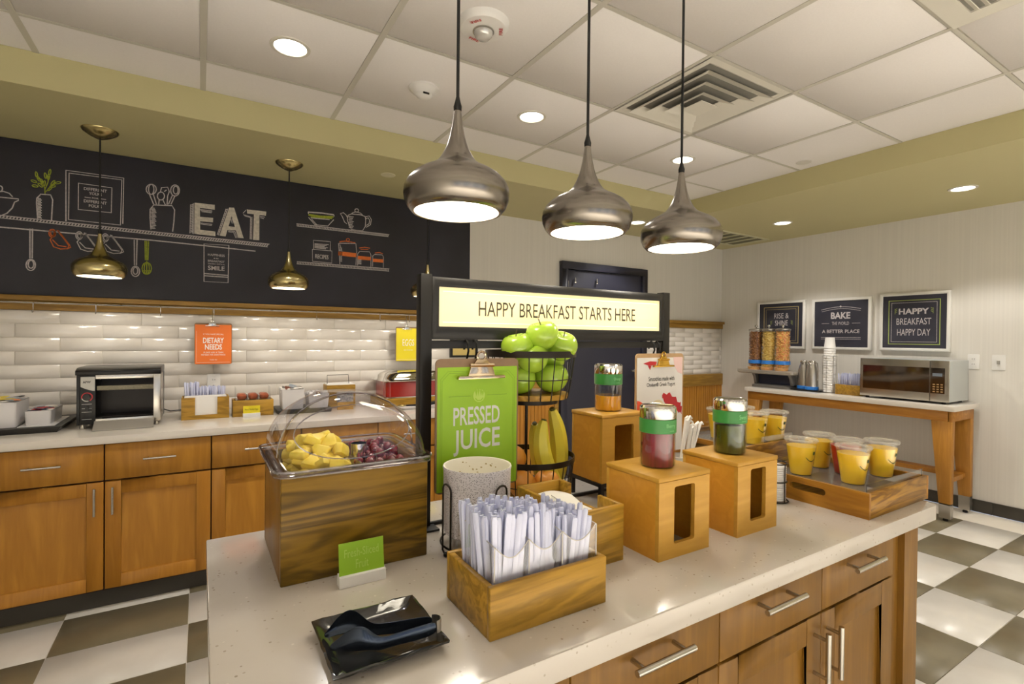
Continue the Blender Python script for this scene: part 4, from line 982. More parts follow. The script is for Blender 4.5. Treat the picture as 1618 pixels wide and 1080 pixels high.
# black plate and tongs
ps = thing('slate_plate', 'black rippled square plate on the front left corner of the island', 'plate', (.235, .768, IT))
m_slate = mixnoise('glossy_black_slate', '1c1b1a', '2b2a28', 14, .16, bump=.5, coat=.6, stretch=(1, 2.2, 1))
b = MB(); R2 = random.Random(3)
def sq(h, z, jit=0, n=10):
    P = []
    for (ax, ay), (bx_, by_) in (((-1, -1), (1, -1)), ((1, -1), (1, 1)), ((1, 1), (-1, 1)), ((-1, 1), (-1, -1))):
        for k in range(n):
            t = k/n; P.append((.235+h*(ax+(bx_-ax)*t)+R2.uniform(-jit, jit), .768+h*(ay+(by_-ay)*t)*.95+R2.uniform(-jit, jit), z+R2.uniform(-jit, jit)))
    return P
b.loft([sq(.062, IT), sq(.066, IT+.002), sq(.083, IT+.014, .0008), sq(.084, IT+.017, .0012), sq(.080, IT+.0175, .0012), sq(.066, IT+.008, .0010), sq(.060, IT+.006, .0003)], True, True, True)
b.build('dish', m_slate, ps, smooth=True, ang=35)
m_tong = mat('dark_blued_steel', '3d4552', .22, .9)
tg = thing('serving_tongs', 'dark metal serving tongs lying across the black plate', 'tongs', (.24, .76, IT+.02))
def arm(side):
    mb = MB(); P = []
    path = [(.308, .718+side*.008), (.290, .722+side*.011), (.262, .730+side*.014), (.238, .738+side*.018), (.222, .744+side*.021)]
    secs = []
    for i, (x_, y_) in enumerate(path):
        wv = (.009, .011, .010, .009, .010)[i]
        secs.append((x_, y_, wv, IT+.031-.002*i, .0))
    rings = []
    for x_, y_, wv, z_, c_ in secs: rings.append([(x_, y_-.0012, z_-wv), (x_, y_+.0012, z_-wv), (x_, y_+.0030*side+.0006, z_), (x_, y_+.0012, z_+wv), (x_, y_-.0012, z_+wv), (x_, y_+.0030*side-.0006, z_)])
    head = [(.208, .750+side*.024, .020, IT+.030), (.196, .757+side*.026, .025, IT+.032), (.180, .766+side*.024, .019, IT+.027), (.168, .773+side*.019, .010, IT+.020), (.160, .778+side*.016, .004, IT+.017)]
    for x_, y_, wv, z_ in head: rings.append([(x_, y_-.0012, z_-wv*.6), (x_, y_+.0012, z_-wv*.6), (x_+.001, y_+.010*side+.0006, z_), (x_, y_+.0012, z_+wv), (x_, y_-.0012, z_+wv), (x_+.001, y_+.010*side-.0006, z_)])
    mb.loft(rings); o = mb.build('arm', m_tong, tg, smooth=True, ang=70); 
    sm = o.modifiers.new('smooth', 'SUBSURF'); sm.levels = 1; sm.render_levels = 2
    return o
arm(-1); arm(1)
b = MB(); P = [(.307+.011*math.cos(a)*.9, .718+.010*math.sin(a)) for a in [-PI/2+PI*k/10 for k in range(11)]]
b.loft([[(x_, y_, IT+.022), (x_, y_, IT+.041), (x_*.9965, y_, IT+.041), (x_*.9965, y_, IT+.022)] for x_, y_ in P]); b.build('spring_band', m_steel, tg, smooth=True)
# cutlery caddy
cc = bx('cutlery_caddy', 'pine box of upright white plastic cutlery at the front of the island', 'caddy', .381, .618, .678, .840, IT, IT+.083, m_cut, m_cut, .011)
ins = thing('acrylic_cutlery_insert', 'clear acrylic divider insert standing in the pine cutlery box', 'insert', (.5, .76, IT+.012))
ax0, ax1, ay0, ay1 = .394, .605, .691, .827
b = MB()
def slope(x): b.add([(x, ay0, IT+.012), (x, ay1, IT+.012), (x, ay1, IT+.153), (x, ay0, IT+.139), (x+.0022, ay0, IT+.012), (x+.0022, ay1, IT+.012), (x+.0022, ay1, IT+.153), (x+.0022, ay0, IT+.139)], [(0, 1, 2, 3), (4, 7, 6, 5), (0, 3, 7, 4), (1, 5, 6, 2), (2, 6, 7, 3), (0, 4, 5, 1)])
dv = [ax0, ax0+.0655, ax0+.1335, ax1-.0022]
for i, x in enumerate(dv):
    b = MB(); slope(x); b.build('divider', m_clear, ins)
    MB().tube([(x+.0011, ay0-.0005, IT+.084), (x+.0011, ay0-.0005, IT+.139)], .0011, 6).build('edge_highlight', m_edge, ins)
    MB().tube([(x+.0011, ay0-.0005, IT+.139), (x+.0011, ay1, IT+.153)], .0008, 6).build('edge_highlight', m_edge, ins)
for i in range(3):
    x0, x1 = dv[i]+.0022, dv[i+1]; n = 10; top = [(x0+(x1-x0)*k/n, IT+.139-.022*math.sin(PI*k/n)) for k in range(n+1)]
    P = [(x0, IT+.012)]+[(x1, IT+.012)]+top[::-1]
    MB().prism(FB(ay0+.002), P, 0, .002).build('front_pane', m_clear, ins)
    MB().tube([(x_, ay0, z_) for x_, z_ in top], .0009, 6).build('edge_highlight', m_edge, ins)
m_cutl = frosted('white_translucent_plastic', 'e4e5f6', .93, .25)
m_cutl = mat('white_cutlery_plastic', 'd0d4ee', .22, spec=.6, coat=.3)
def cutlery_proto(kind):
    b = MB(); rings = []
    # handle up, working end down; local z from 0 to .165
    prof = [(0, .0035, .001), (.012, .011, .0012), (.035, .013, .0014), (.050, .006, .0016), (.062, .0042, .0022), (.10, .0040, .0026), (.150, .0047, .0028), (.161, .0046, .0026), (.165, .0034, .0018)]
    if kind == 'knife': prof = [(0, .003, .0008), (.03, .008, .0008), (.07, .0085, .001), (.080, .0052, .0022), (.12, .0044, .0026), (.160, .0048, .0026), (.165, .0034, .0018)]
    if kind == 'fork': prof = [(0, .009, .0008), (.03, .0105, .0012), (.045, .008, .0014), (.058, .0044, .0022), (.10, .0042, .0026), (.158, .0048, .0026), (.165, .0034, .0018)]
    for z_, hw, ht in prof: rings.append([(-hw, -ht, z_), (-hw*.5, -ht-.0008, z_), (hw*.5, -ht-.0008, z_), (hw, -ht, z_), (hw, ht, z_), (hw*.5, ht*.2, z_), (-hw*.5, ht*.2, z_), (-hw, ht, z_)])
    b.loft(rings); return b.build('plastic_'+kind, m_cutl, None, smooth=True, ang=50)
pk = {}
for k in ('spoon', 'knife', 'fork'):
    o = cutlery_proto(k); pk[k] = o.data; bpy.data.objects.remove(o)
comp = [('fork', dv[0]+.008, dv[1]-.006, 'left', 84), ('knife', dv[1]+.008, dv[2]-.006, 'middle', 72), ('spoon', dv[2]+.008, dv[3]-.006, 'right', 66)]
for kind, xa, xb, nm, cnt in comp:
    cols = 6; rows_ = cnt//cols+1; k = 0
    for r_ in range(rows_):
        for c_ in range(cols):
            if k >= cnt: break
            k += 1
            x_ = xa+(xb-xa)*(c_+.5)/cols+R.uniform(-.004, .004); y_ = ay0+.010+(ay1-ay0-.020)*(r_+.5)/rows_+R.uniform(-.003, .003)
            # lean toward the right and back in the left bay
            lean = {'left': -.10, 'middle': .02, 'right': .05}[nm]+R.uniform(-.05, .05)
            if nm == 'left': x_ -= .004; lean += .16 if c_ > 1 else .05
            hz = {'left': .014, 'middle': .006, 'right': -.012}[nm]
            o = bpy.data.objects.new('plastic_'+kind, pk[kind]); COL.objects.link(o)
            o.location = (x_, y_, IT+.014+hz*.3+R.uniform(-.001, .009)+(.012 if R.random() < .10 else 0)); o.scale = (1, 1, .90+hz*4)
            fb_ = .03+.10*(r_/rows_)
            o.rotation_euler = (R.uniform(-.06, .10)*.6, lean, R.uniform(-.9, .9))
            tag(o, 'white plastic %s standing handle up in the %s bay of the pine cutlery box' % (kind, nm), kind, 'white plastic %ss in the cutlery box' % kind if kind != 'knife' else 'white plastic knives in the cutlery box')
# napkin box
nb = thing('napkin_box', 'open pine box of white napkins behind the plastic cutlery', 'box', (.71, .905, IT))
x0, x1, y0, y1, zt = .640, .769, .791, 1.016, IT+.119
for nm, a in (('front_board', (x0, x1, y0, y0+.010, IT, zt)), ('back_board', (x0, x1, y1-.010, y1, IT, zt)), ('side_board', (x0, x0+.010, y0+.010, y1-.010, IT, zt))):
    box_ob(nm, m_cut, nb, *a, .0012, seg=1)
frs = frame((x1-.010, 0, IT), (0, 1, 0), (0, 0, 1))
b = MB(); P = [(y0+.010, 0), (y1-.010, 0), (y1-.010, .119), (y1-.045, .119), (y1-.045, .085), (y0+.075, .085), (y0+.075, .119), (y0+.010, .119)]; b.prism(frs, P, 0, .010); b.build('notched_side_board', m_cut, nb, bevel=.001, seg=1)
box_ob('floor_board', m_cut, nb, x0+.010, x1-.010, y0+.010, y1-.010, IT+.002, IT+.010, 0)
for k in range(9):
    zz = IT+.012+k*.0095; b = MB(); n_ = 9; vs = []; fs = []
    for s_ in (0, .0075 if k < 8 else .001):
        for i in range(n_):
            for j in range(n_):
                u, v = i/(n_-1), j/(n_-1); wob = 0
                if k == 8: wob = .010*math.sin(u*3+v*5.5)*v+.012*v*(1-u)+.004*math.sin(v*11)
                vs.append((x0+.013+(x1-x0-.028)*u+R.uniform(-.0004, .0004), y0+.014+(y1-y0-.028)*v, zz+s_+wob))
    N_ = n_*n_
    for i in range(n_-1):
        for j in range(n_-1):
            a = i*n_+j; fs += [(a, a+1, a+n_+1, a+n_), (N_+a, N_+a+n_, N_+a+n_+1, N_+a+1)]
    for i in range(n_-1):
        for a, c in (((i)*n_, (i+1)*n_), ((i+1)*n_+n_-1, i*n_+n_-1), (i+1, i), ((n_-1)*n_+i, (n_-1)*n_+i+1)): fs.append((a, c, N_+c, N_+a))
    b.add(vs, fs); o = b.build('napkin', m_paper, None, smooth=True, ang=70); recenter(o)
    tag(o, 'top white napkin, rumpled, in the pine napkin box' if k == 8 else 'folded white napkin stacked in the pine napkin box', 'napkin', 'napkins in the island box')
# speckled crock in a wire stand
cr = (.527, 1.002)
ck = thing('speckled_crock', 'white speckled ceramic cylinder held in the black wire stand', 'crock', (cr[0], cr[1], IT+.040))
m_spk = speckle('speckled_glaze', 'dcd8dc', '4c4a52', 340, .34, .35, .35)
m_spk2 = speckle('speckled_glaze_inside', 'f4efe2', 'a8925e', 120, .28, .4, .8)
b = MB().lathe(cr[0], cr[1], [(.069, IT+.040), (.073, IT+.044), (.075, IT+.178), (.0765, IT+.184), (.0755, IT+.187)], 48, cap0=True); b.build('wall', m_spk, ck, smooth=True)
b = MB().lathe(cr[0], cr[1], [(.0755, IT+.187), (.0725, IT+.186), (.071, IT+.180), (.069, IT+.052), (0, IT+.050)], 48); b.build('glazed_inside', m_spk2, ck, smooth=True)
ws = thing('wire_crock_stand', 'black wire stand with tall loops around the speckled crock', 'stand', (cr[0], cr[1], IT))
b = MB(); b.tube([(cr[0]+.080*math.cos(2*PI*k/32), cr[1]+.080*math.sin(2*PI*k/32), IT+.020) for k in range(32)], .0022, 8, closed=True); b.tube([(cr[0]+.05*math.cos(2*PI*k/24), cr[1]+.05*math.sin(2*PI*k/24), IT+.036) for k in range(24)], .002, 6, closed=True)
b.build('base_ring', m_wire, ws, smooth=True)
for ang in (188, 283, 22, 105):
    a = math.radians(ang); b = MB(); P = []
    rr = .0805; hw = math.radians(11)
    def q(dd, z): return (cr[0]+rr*math.cos(a+dd), cr[1]+rr*math.sin(a+dd), IT+z)
    P = [q(-hw, .012), q(-hw, .05), q(-hw, .142)]+[q(-hw*math.cos(PI*k/8), .142+.014*math.sin(PI*k/8)) for k in range(1, 8)]+[q(hw, .142), q(hw, .05), q(hw, .012), q(hw*.4, .007), q(-hw*.4, .007)]
    b.tube(P, .0021, 8, closed=True); b.build('loop', m_wire, ws, smooth=True)
    MB().ell(*q(0, .006), .0055, .0055, .0058, 10, 6).build('foot', m_black, ws, smooth=True)
# juice risers and bottles
def riser(x0, x1, y0, y1, z0, z1, label, slot, group=None):
    o = thing('juice_riser', label, 'riser', ((x0+x1)/2, (y0+y1)/2, z0), 'oak risers under the juice bottles')
    t = .010; zl = z1-.011
    u0, u1, v0, v1 = slot
    b = MB(); holed(b, FB(y0+t), x0+.001, x1-.001, z0, zl, u0, u1, v0, v1, .006, 0, t, 5); b.build('slotted_front', m_ped, o, bevel=0, smooth=True, ang=30)
    box_ob('back_board', m_ped, o, x0+.001, x1-.001, y1-t, y1, z0, zl, .001, seg=1)
    box_ob('side_board', m_ped2, o, x0+.001, x0+t, y0+t, y1-t, z0, zl, 0); box_ob('side_board', m_ped2, o, x1-t, x1-.001, y0+t, y1-t, z0, zl, 0)
    lid = box_ob('lid', m_ped, o, x0-.0005, x1+.0005, y0-.0005, y1+.001, zl+.0006, z1, .001, seg=1)
    return o
riser(.821, .986, .743, .906, IT, 1.027, 'square oak riser with a slot, nearest, under the red juice', (.869, .935, .880, 1.003))
riser(1.085, 1.247, .741, .903, IT, 1.029, 'square oak riser with a slot under the green juice', (1.136, 1.198, .881, 1.007))
riser(.968, 1.135, 1.087, 1.225, .908, 1.103, 'square oak riser on black legs under the orange juice', (1.017, 1.092, .935, 1.070))
st = thing('riser_stand', 'low black metal stand under the orange juice riser', 'stand', (1.05, 1.156, IT))
for a, c in ((.966, 1.086), (1.125, 1.086), (.966, 1.216), (1.125, 1.216)): box_ob('leg', m_blacks, st, a, a+.012, c, c+.012, IT, .898, 0)
b = MB(); holed(b, frame((0, 0, .897), (1, 0, 0), (0, 1, 0)), .966, 1.137, 1.086, 1.228, .978, 1.125, 1.098, 1.216, .001, 0, .010, 2); b.build('top_frame', m_blacks, st)
m_band = mat('green_silicone_band', '3a8a3e', .35, coat=.2)
m_bandt = mat('pale_green_print', '8ed08e', .5)
m_glass = clear('bottle_glass', (248, 250, 250), .02, dens=.0)
def juice(name, c1, c2):
    return mixnoise(name, c1, c2, 14, .18, coat=.6, stretch=(6, 6, .5))
def bottle(x, y, z0, label, mj, word, fill, ang, r=.040, H=.140):
    o = thing('juice_bottle', label, 'bottle', (x, y, z0), 'glass juice bottles on oak risers')
    MB().lathe(x, y, [(0, z0+.003), (r-.003, z0+.003), (r-.0022, z0+.006), (r-.0022, z0+fill), (0, z0+fill)], 36).build('juice', mj, o, smooth=True)
    MB().lathe(x, y, [(0, z0), (r-.004, z0), (r, z0+.005), (r, z0+H-.028)], 36).build('glass_wall', m_glass, o, smooth=True)
    MB().lathe(x, y, [(r+.0002, z0+.079), (r+.0018, z0+.080), (r+.0018, z0+.110), (r+.0002, z0+.111)], 36).build('green_band', m_band, o, smooth=True)
    rr = r+.0027
    wf = lambda a, b_: (x+rr*math.sin(a/rr+ang), y-rr*math.cos(a/rr+ang), b_)
    text('print', word, None, .004, .030, z0+.091, z0+.102, m_bandt, o, 0, 0, warp=wf)
    text('print', 'juice', None, .012, .026, z0+.0835, z0+.088, m_bandt, o, 0, 0, warp=wf)
    MB().lathe(x, y, [(r+.0012, z0+.1115), (r+.0015, z0+.112), (r+.0015, z0+H-.004), (r-.002, z0+H), (r-.008, z0+H-.002), (0, z0+H-.002)], 36).build('steel_lid', m_chrome, o, smooth=True, ang=35)
    b = MB(); b.lathe(x, y, [(r+.003, z0-.0002), (r+.003, z0+.0003)], 30); return o
VA = -YAW*.0
bottle(.906, .826, 1.027, 'glass bottle of dark red juice with green band on the nearest riser', juice('red_berry_juice', '94283a', '601626'), 'Berry', .079, -.45)
bottle(1.170, .824, 1.029, 'glass bottle of dark green juice with green band', juice('dark_green_juice', '4a5812', '28320a'), 'Sweet', .073, -.50)
bottle(1.056, 1.160, 1.103, 'glass bottle of orange juice half full on the raised riser', juice('orange_juice', 'f4b024', 'ea9c1c'), 'Orange', .046, -.45, .0405)
# straw cup
sx, sy = 1.258, 1.050
sc2 = thing('straw_cup', 'clear plastic cup of wrapped straws behind the red juice', 'cup', (sx, sy, IT))
MB().lathe(sx, sy, [(0, IT+.001), (.026, IT+.001), (.036, IT+.110), (.038, IT+.113), (.036, IT+.116)], 28).build('cup_wall', frosted('frosted_cup', 'eceae4', .55), sc2, smooth=True)
for k in range(11):
    a = k*2.4; r_ = .006+.014*R.random(); bx_, by_ = sx+r_*math.cos(a)-.008, sy+r_*math.sin(a)*.7
    ln = .205+R.uniform(-.02, .028); lx = .16+R.uniform(-.10, .12); ly = R.uniform(-.10, .02)
    tip = (bx_+ln*lx, by_+ln*ly, IT+.006+ln*.97)
    q_ = [(bx_, by_, IT+.006), (bx_+ln*lx*.5, by_+ln*ly*.5, IT+.006+ln*.49), tip]
    t2 = R.uniform(.010, .020)
    o = MB().tube(q_+[(tip[0]+t2*.5, tip[1], tip[2]+.004), (tip[0]+t2, tip[1], tip[2]-.003)], .0042, 7, rs=[.0042, .0042, .0044, .0038, .003]).build('wrapped_straw', m_paper, None, smooth=True)
    recenter(o); tag(o, 'white paper-wrapped bendy straw leaning in the cup behind the red juice', 'straw', 'wrapped straws in the clear cup')

# trays of juice cups
def cup_tray(x0, x1, y0, y1, z0, z1, label):
    o = thing('cup_tray', label, 'tray', ((x0+x1)/2, (y0+y1)/2, z0), 'oak trays holding cups of orange juice'); t = .010
    for xx in (x0, x1-t):
        frx = frame((xx+t, 0, 0), (0, -1, 0), (0, 0, 1))
        b = MB(); ym = -(y0+y1)/2; holed(b, frx, -y1, -y0, z0, z1, ym-.050, ym+.050, z1-.036, z1-.017, .009, 0, t, 5); b.build('handle_board', m_tray2, o, smooth=True, ang=30)
    box_ob('front_board', m_tray, o, x0+t, x1-t, y0, y0+t, z0, z1, .0012, seg=1); box_ob('back_board', m_tray, o, x0+t, x1-t, y1-t, y1, z0, z1, .0012, seg=1)
    box_ob('floor_board', m_tray, o, x0+t, x1-t, y0+t, y1-t, z0+.004, z0+.010, 0)
    zi = z1-.016
    MB().box(x0+t, x1-t, y0+t, y1-t, zi-.004, zi).build('clear_deck', frosted('smoky_acrylic_deck', '9c9488', .55, .12) if 0 else m_deck, o)
    for nm, a in (('clear_rim', (x0+t+.002, x1-t-.002, y0+t+.001, y0+t+.003, zi, z1+.020)), ('clear_rim', (x1-t-.004, x1-t-.002, y0+t+.004, y1-t-.002, zi, z1+.020)), ('clear_rim', (x0+t+.002, x1-t-.002, y1-t-.003, y1-t-.001, zi, z1+.020))):
        MB().box(*a).build(nm, m_clear, o)
    MB().tube([(x0+t+.002, y0+t+.002, zi), (x0+t+.002, y0+t+.002, z1+.020)], .0009, 6).build('rim_edge', m_dark, o)
    MB().tube([(x1-t-.003, y0+t+.002, zi), (x1-t-.003, y0+t+.002, z1+.020)], .0009, 6).build('rim_edge', m_dark, o)
    return o, zi
m_deck = frosted('smoky_acrylic_deck', '8f8a86', .5, .1)
tray1, zd1 = cup_tray(1.497, 1.862, .640, .960, IT, IT+.069, 'oak tray of five juice cups at the right front corner of the island')
tray2, zd2 = cup_tray(1.500, 1.825, 1.010, 1.335, .902, .971, 'raised oak tray of juice cups at the back right of the island')
st = thing('tray_riser', 'low black metal stand lifting the back juice tray', 'stand', (1.66, 1.17, IT))
for a, c in ((1.51, 1.02), (1.803, 1.02), (1.51, 1.313), (1.803, 1.313)): box_ob('leg', m_blacks, st, a, a+.012, c, c+.012, IT, .892, 0)
b = MB(); holed(b, frame((0, 0, .892), (1, 0, 0), (0, 1, 0)), 1.51, 1.815, 1.02, 1.325, 1.522, 1.803, 1.032, 1.313, .001, 0, .010, 2); b.build('top_frame', m_blacks, st)
m_oj = mixnoise('pale_orange_juice', 'fad234', 'f5c42a', 10, .3, coat=.3)
m_mark = mat('dark_green_print', '2e4a22', .5)
def juice_cup(x, y, z, label, mj=None, rz=0.0):
    o = thing('juice_cup', label, 'cup', (x, y, z), 'clear cups of juice on the oak trays'); h = .108; r0, r1 = .030, .045
    def rad(zz): return r0+(r1-r0)*zz/h
    MB().lathe(x, y, [(0, z+.002), (rad(0)-.0012, z+.002), (rad(.002)-.0010, z+.004), (rad(.088)-.0012, z+.088), (0, z+.088)], 28).build('juice', mj or m_oj, o, smooth=True)
    MB().lathe(x, y, [(0, z), (r0-.002, z), (r0, z+.002), (rad(.012)+.0003, z+.012), (rad(.018), z+.016), (r1, z+h)], 28).build('cup_wall', m_clear2, o, smooth=True)
    MB().lathe(x, y, [(r1+.001, z+h-.006), (r1+.0028, z+h-.004), (r1+.003, z+h), (r1+.0015, z+h+.003), (r1-.003, z+h+.002), (r1-.005, z+h-.001), (.018, z+h+.001), (.012, z+h+.003), (0, z+h+.003)], 28).build('lid', m_lidc, o, smooth=True)
    def wrp(u, v): rr = rad(v)+.0008; t = u/.038-.30+rz; return (x+rr*math.sin(t), y-rr*math.cos(t), z+v)
    b = MB(); n = 10; P = [(-.016+.032*k/n, .058-.012*math.sin(PI*k/n*.85)) for k in range(n+1)]
    vs = [wrp(a, c+.0012) for a, c in P]+[wrp(a, c-.0012) for a, c in P]; b.add(vs, [(i, i+1, n+2+i, n+1+i) for i in range(n)])
    q = [wrp(.006, .066), wrp(.014, .066), wrp(.014, .076), wrp(.006, .076)]; b.add(q, [(0, 1, 2, 3)])
    b.build('print', m_mark, o); return o
m_lidc = frosted('clear_lid_plastic', 'dcd8cc', .35, .08)
m_straw_j = mat('strawberry_juice', 'b03414', .3)
juice_cup(1.608, .880, zd1, 'orange juice cup nearest the green juice riser on front tray')
juice_cup(1.752, .900, zd1, 'orange juice cup at the back middle of the front tray')
juice_cup(1.735, .810, zd1, 'cup of red juice tucked between the orange juice cups', m_straw_j)
juice_cup(1.640, .745, zd1, 'orange juice cup closest to the camera on front tray')
juice_cup(1.808, .742, zd1, 'orange juice cup at the far right of the front tray')
juice_cup(1.650, 1.205, zd2, 'orange juice cup at the left of the raised back tray')
juice_cup(1.775, 1.200, zd2, 'orange juice cup at the back of the raised tray behind green juice')
juice_cup(1.672, 1.078, zd2, 'orange juice cup partly hidden by the green juice bottle')
juice_cup(1.772, 1.068, zd2, 'orange juice cup at the right of the raised back tray')
# stack of cups on a dark cup tower seen above the green juice
sk = thing('cup_tower_holder', 'wire holder behind the green juice carrying a stack of clear cups', 'holder', (1.415, 1.285, IT))
MB().lathe(1.415, 1.285, [(0, IT), (.04, IT), (.04, IT+.006), (0, IT+.006)], 20).build('base', m_black, sk)
for k in range(3):
    a = 2*PI*k/3; MB().tube([(1.415+.034*math.cos(a), 1.285+.034*math.sin(a), IT), (1.415+.040*math.cos(a), 1.285+.040*math.sin(a), IT+.20)], .002, 6).build('rod', m_wire, sk)
m_cupw = frosted('stacked_cup_plastic', 'e8e6dc', .6, .2)
cm_ = MB().lathe(0, 0, [(0, 0), (.026, 0), (.036, .085), (.038, .087), (.036, .089)], 22).build('stacked_cup', m_cupw, None, smooth=True); cme_ = cm_.data; bpy.data.objects.remove(cm_)
for k in range(11):
    o = bpy.data.objects.new('stacked_cup', cme_); COL.objects.link(o); o.location = (1.415, 1.285, IT+.008+k*.0135)
    tag(o, 'clear cup nested in the stack rising behind the green juice bottle' if k < 10 else 'topmost clear cup of the stack behind the green juice bottle', 'cup', 'clear cups stacked behind the green juice')
# wire holder of stacked lids
lx, ly = 1.438, .862
lh = thing('wire_cup_holder', 'black wire cylinder holding white portion cups between riser and tray', 'holder', (lx, ly, IT))
for zz, rr in ((.003, .036), (.060, .032), (.112, .032)):
    MB().tube([(lx+rr*math.cos(2*PI*k/24), ly+rr*math.sin(2*PI*k/24), IT+zz) for k in range(24)], .0018, 6, closed=True).build('ring', m_wire, lh, smooth=True)
for k in range(3):
    a = .4+2*PI*k/3; MB().tube([(lx+.033*math.cos(a), ly+.033*math.sin(a), IT+.003), (lx+.033*math.cos(a), ly+.033*math.sin(a), IT+.113)], .0018, 6).build('upright', m_wire, lh)
lm = MB().lathe(0, 0, [(0, .001), (.024, .001), (.029, 0), (.030, .002), (.029, .0055), (.022, .006), (0, .006)], 22).build('cup_lid', m_white_p, None, smooth=True); lme = lm.data; bpy.data.objects.remove(lm)
for k in range(16):
    o = bpy.data.objects.new('portion_cup', lme); COL.objects.link(o); o.location = (lx, ly, IT+.006+k*.0062)
    tag(o, 'white portion cup stacked in the black wire cylinder beside the front juice tray', 'cup', 'white portion cups in the wire cylinder')

# ------------------------------------------------------------ things on the long counter
CT = .835
# conveyor toaster
t = thing('conveyor_toaster', 'black and steel conveyor toaster oven on the long counter', 'toaster', (-.365, 3.47, CT))
m_tblk = mat('toaster_black', '1c1b19', .28, .4); m_tgrey = mat('panel_grey', 'a8a59d', .35, .6); m_in = mat('oven_interior', '241f1b', .35, .5)
x0, x1, y0, y1 = -.530, -.182, 3.305, 3.62
b = MB(); b.prism(FR(x1), [(-y0, 1.132), (-y0, 1.108), (-y1, 1.108), (-y1, 1.145), (-y0-.05, 1.145)][::-1], -.0, x1-x0+.006); b.build('top_cover', m_tblk, t, bevel=.004)
box_ob('rear_housing', m_tblk, t, x0, x1, 3.50, y1, CT+.022, 1.108, .002)
box_ob('side_panel', m_steelx, t, x1-.032, x1, y0, 3.50, CT+.022, 1.108, .002)
box_ob('side_panel', m_tblk, t, x0, x0+.012, y0, 3.50, CT+.022, 1.108, .001)
pnl = box_ob('control_panel', m_tblk, t, x0+.012, x0+.075, y0+.002, 3.50, CT+.024, 1.108, .001)
frp = FB(y0+.002); b = MB(); P = [(x0+.016, 1.100), (x0+.072, 1.100), (x0+.072, 1.028)]+[(x0+.072-.056*k/6, 1.028+.022*(k/6)**1.5) for k in range(1, 7)]
b.prism(frp, P[::-1], .0004, .0014); b.build('grey_face', m_tgrey, pnl)
text('print', 'APW', frp, x0+.024, x0+.056, 1.068, 1.080, m_tblk, pnl, .03, .0018)
for a0, a1, mm in ((-60, 200, m_red), (200, 285, m_tgrey)):
    b = MB(); ribbon(b, frp, [(-.489+.021*math.cos(math.radians(a0+(a1-a0)*k/16)), .998+.021*math.sin(math.radians(a0+(a1-a0)*k/16))) for k in range(17)], .0045, .0006); b.build('dial_ring', mm, pnl)
b = MB(); b.tube([(-.489, y0+.002, .998), (-.489, y0-.012, .998)], .014, 16); b.build('dial_knob', m_black, pnl, smooth=True)
b = MB(); b.box(-.496, -.482, y0-.006, y0+.002, .930, .952); b.build('rocker_switch', m_black, pnl)
for z in (.962, .940, .922, .885): 
    b = MB(); ribbon(b, frp, [(-.510, z), (-.470, z)], .0018, .0008); b.build('print', m_prg, pnl)
box_ob('cavity_floor', m_in, t, x0+.075, x1-.032, y0+.03, 3.50, CT+.05, CT+.056, 0)
box_ob('cavity_back', m_in, t, x0+.075, x1-.032, 3.47, 3.50, CT+.056, 1.108, 0)
box_ob('lower_bar', m_steelx, t, x0+.075, x1-.032, y0, y0+.012, CT+.024, CT+.050, .001)
box_ob('upper_bar', m_steelx, t, x0+.075, x1-.032, y0, y0+.010, 1.088, 1.108, .001)
b = MB(); b.box(x0+.078, x1-.034, y0+.012, y0+.034, 1.028, 1.052); b.build('conveyor_front', mat('dull_metal_mesh', '8e8773', .45, .7, noise=.3, nscale=200), t, bevel=.003)
for k in range(14):
    x = x0+.085+(x1-x0-.127)*k/13; MB().tube([(x, y0+.03, 1.045), (x, 3.46, 1.02)], .0018, 5).build('conveyor_wire', m_steel, t)
b = MB(); b.add([(x0+.07, y0, CT+.040), (x1-.03, y0, CT+.040), (x1-.025, y0-.095, CT+.006), (x0+.075, y0-.095, CT+.006), (x0+.07, y0, CT+.037), (x1-.03, y0, CT+.037), (x1-.025, y0-.095, CT+.002), (x0+.075, y0-.095, CT+.002)], [(0, 1, 2, 3), (4, 7, 6, 5), (0, 3, 7, 4), (1, 5, 6, 2), (2, 6, 7, 3), (0, 4, 5, 1)])
b.build('catch_tray', mat('dull_steel_sheet', 'b5aea3', .35, .4), t)
for xx in (x0+.02, x1-.02):
    for yy in (y0+.02, y1-.03): MB().lathe(xx, yy, [(.010, CT), (.012, CT+.006), (.008, CT+.022)], 12, cap0=True).build('foot', m_steel, t)
b = MB(); b.tube([(x1-.01, 3.60, CT+.05), (x1+.03, 3.62, CT+.030), (-.10, 3.66, CT+.028), (-.02, 3.70, CT+.03), (.05, 3.735, .92), (.072, 3.75, 1.0)], .0035, 6); b.build('power_cord', m_cord, t, smooth=True)
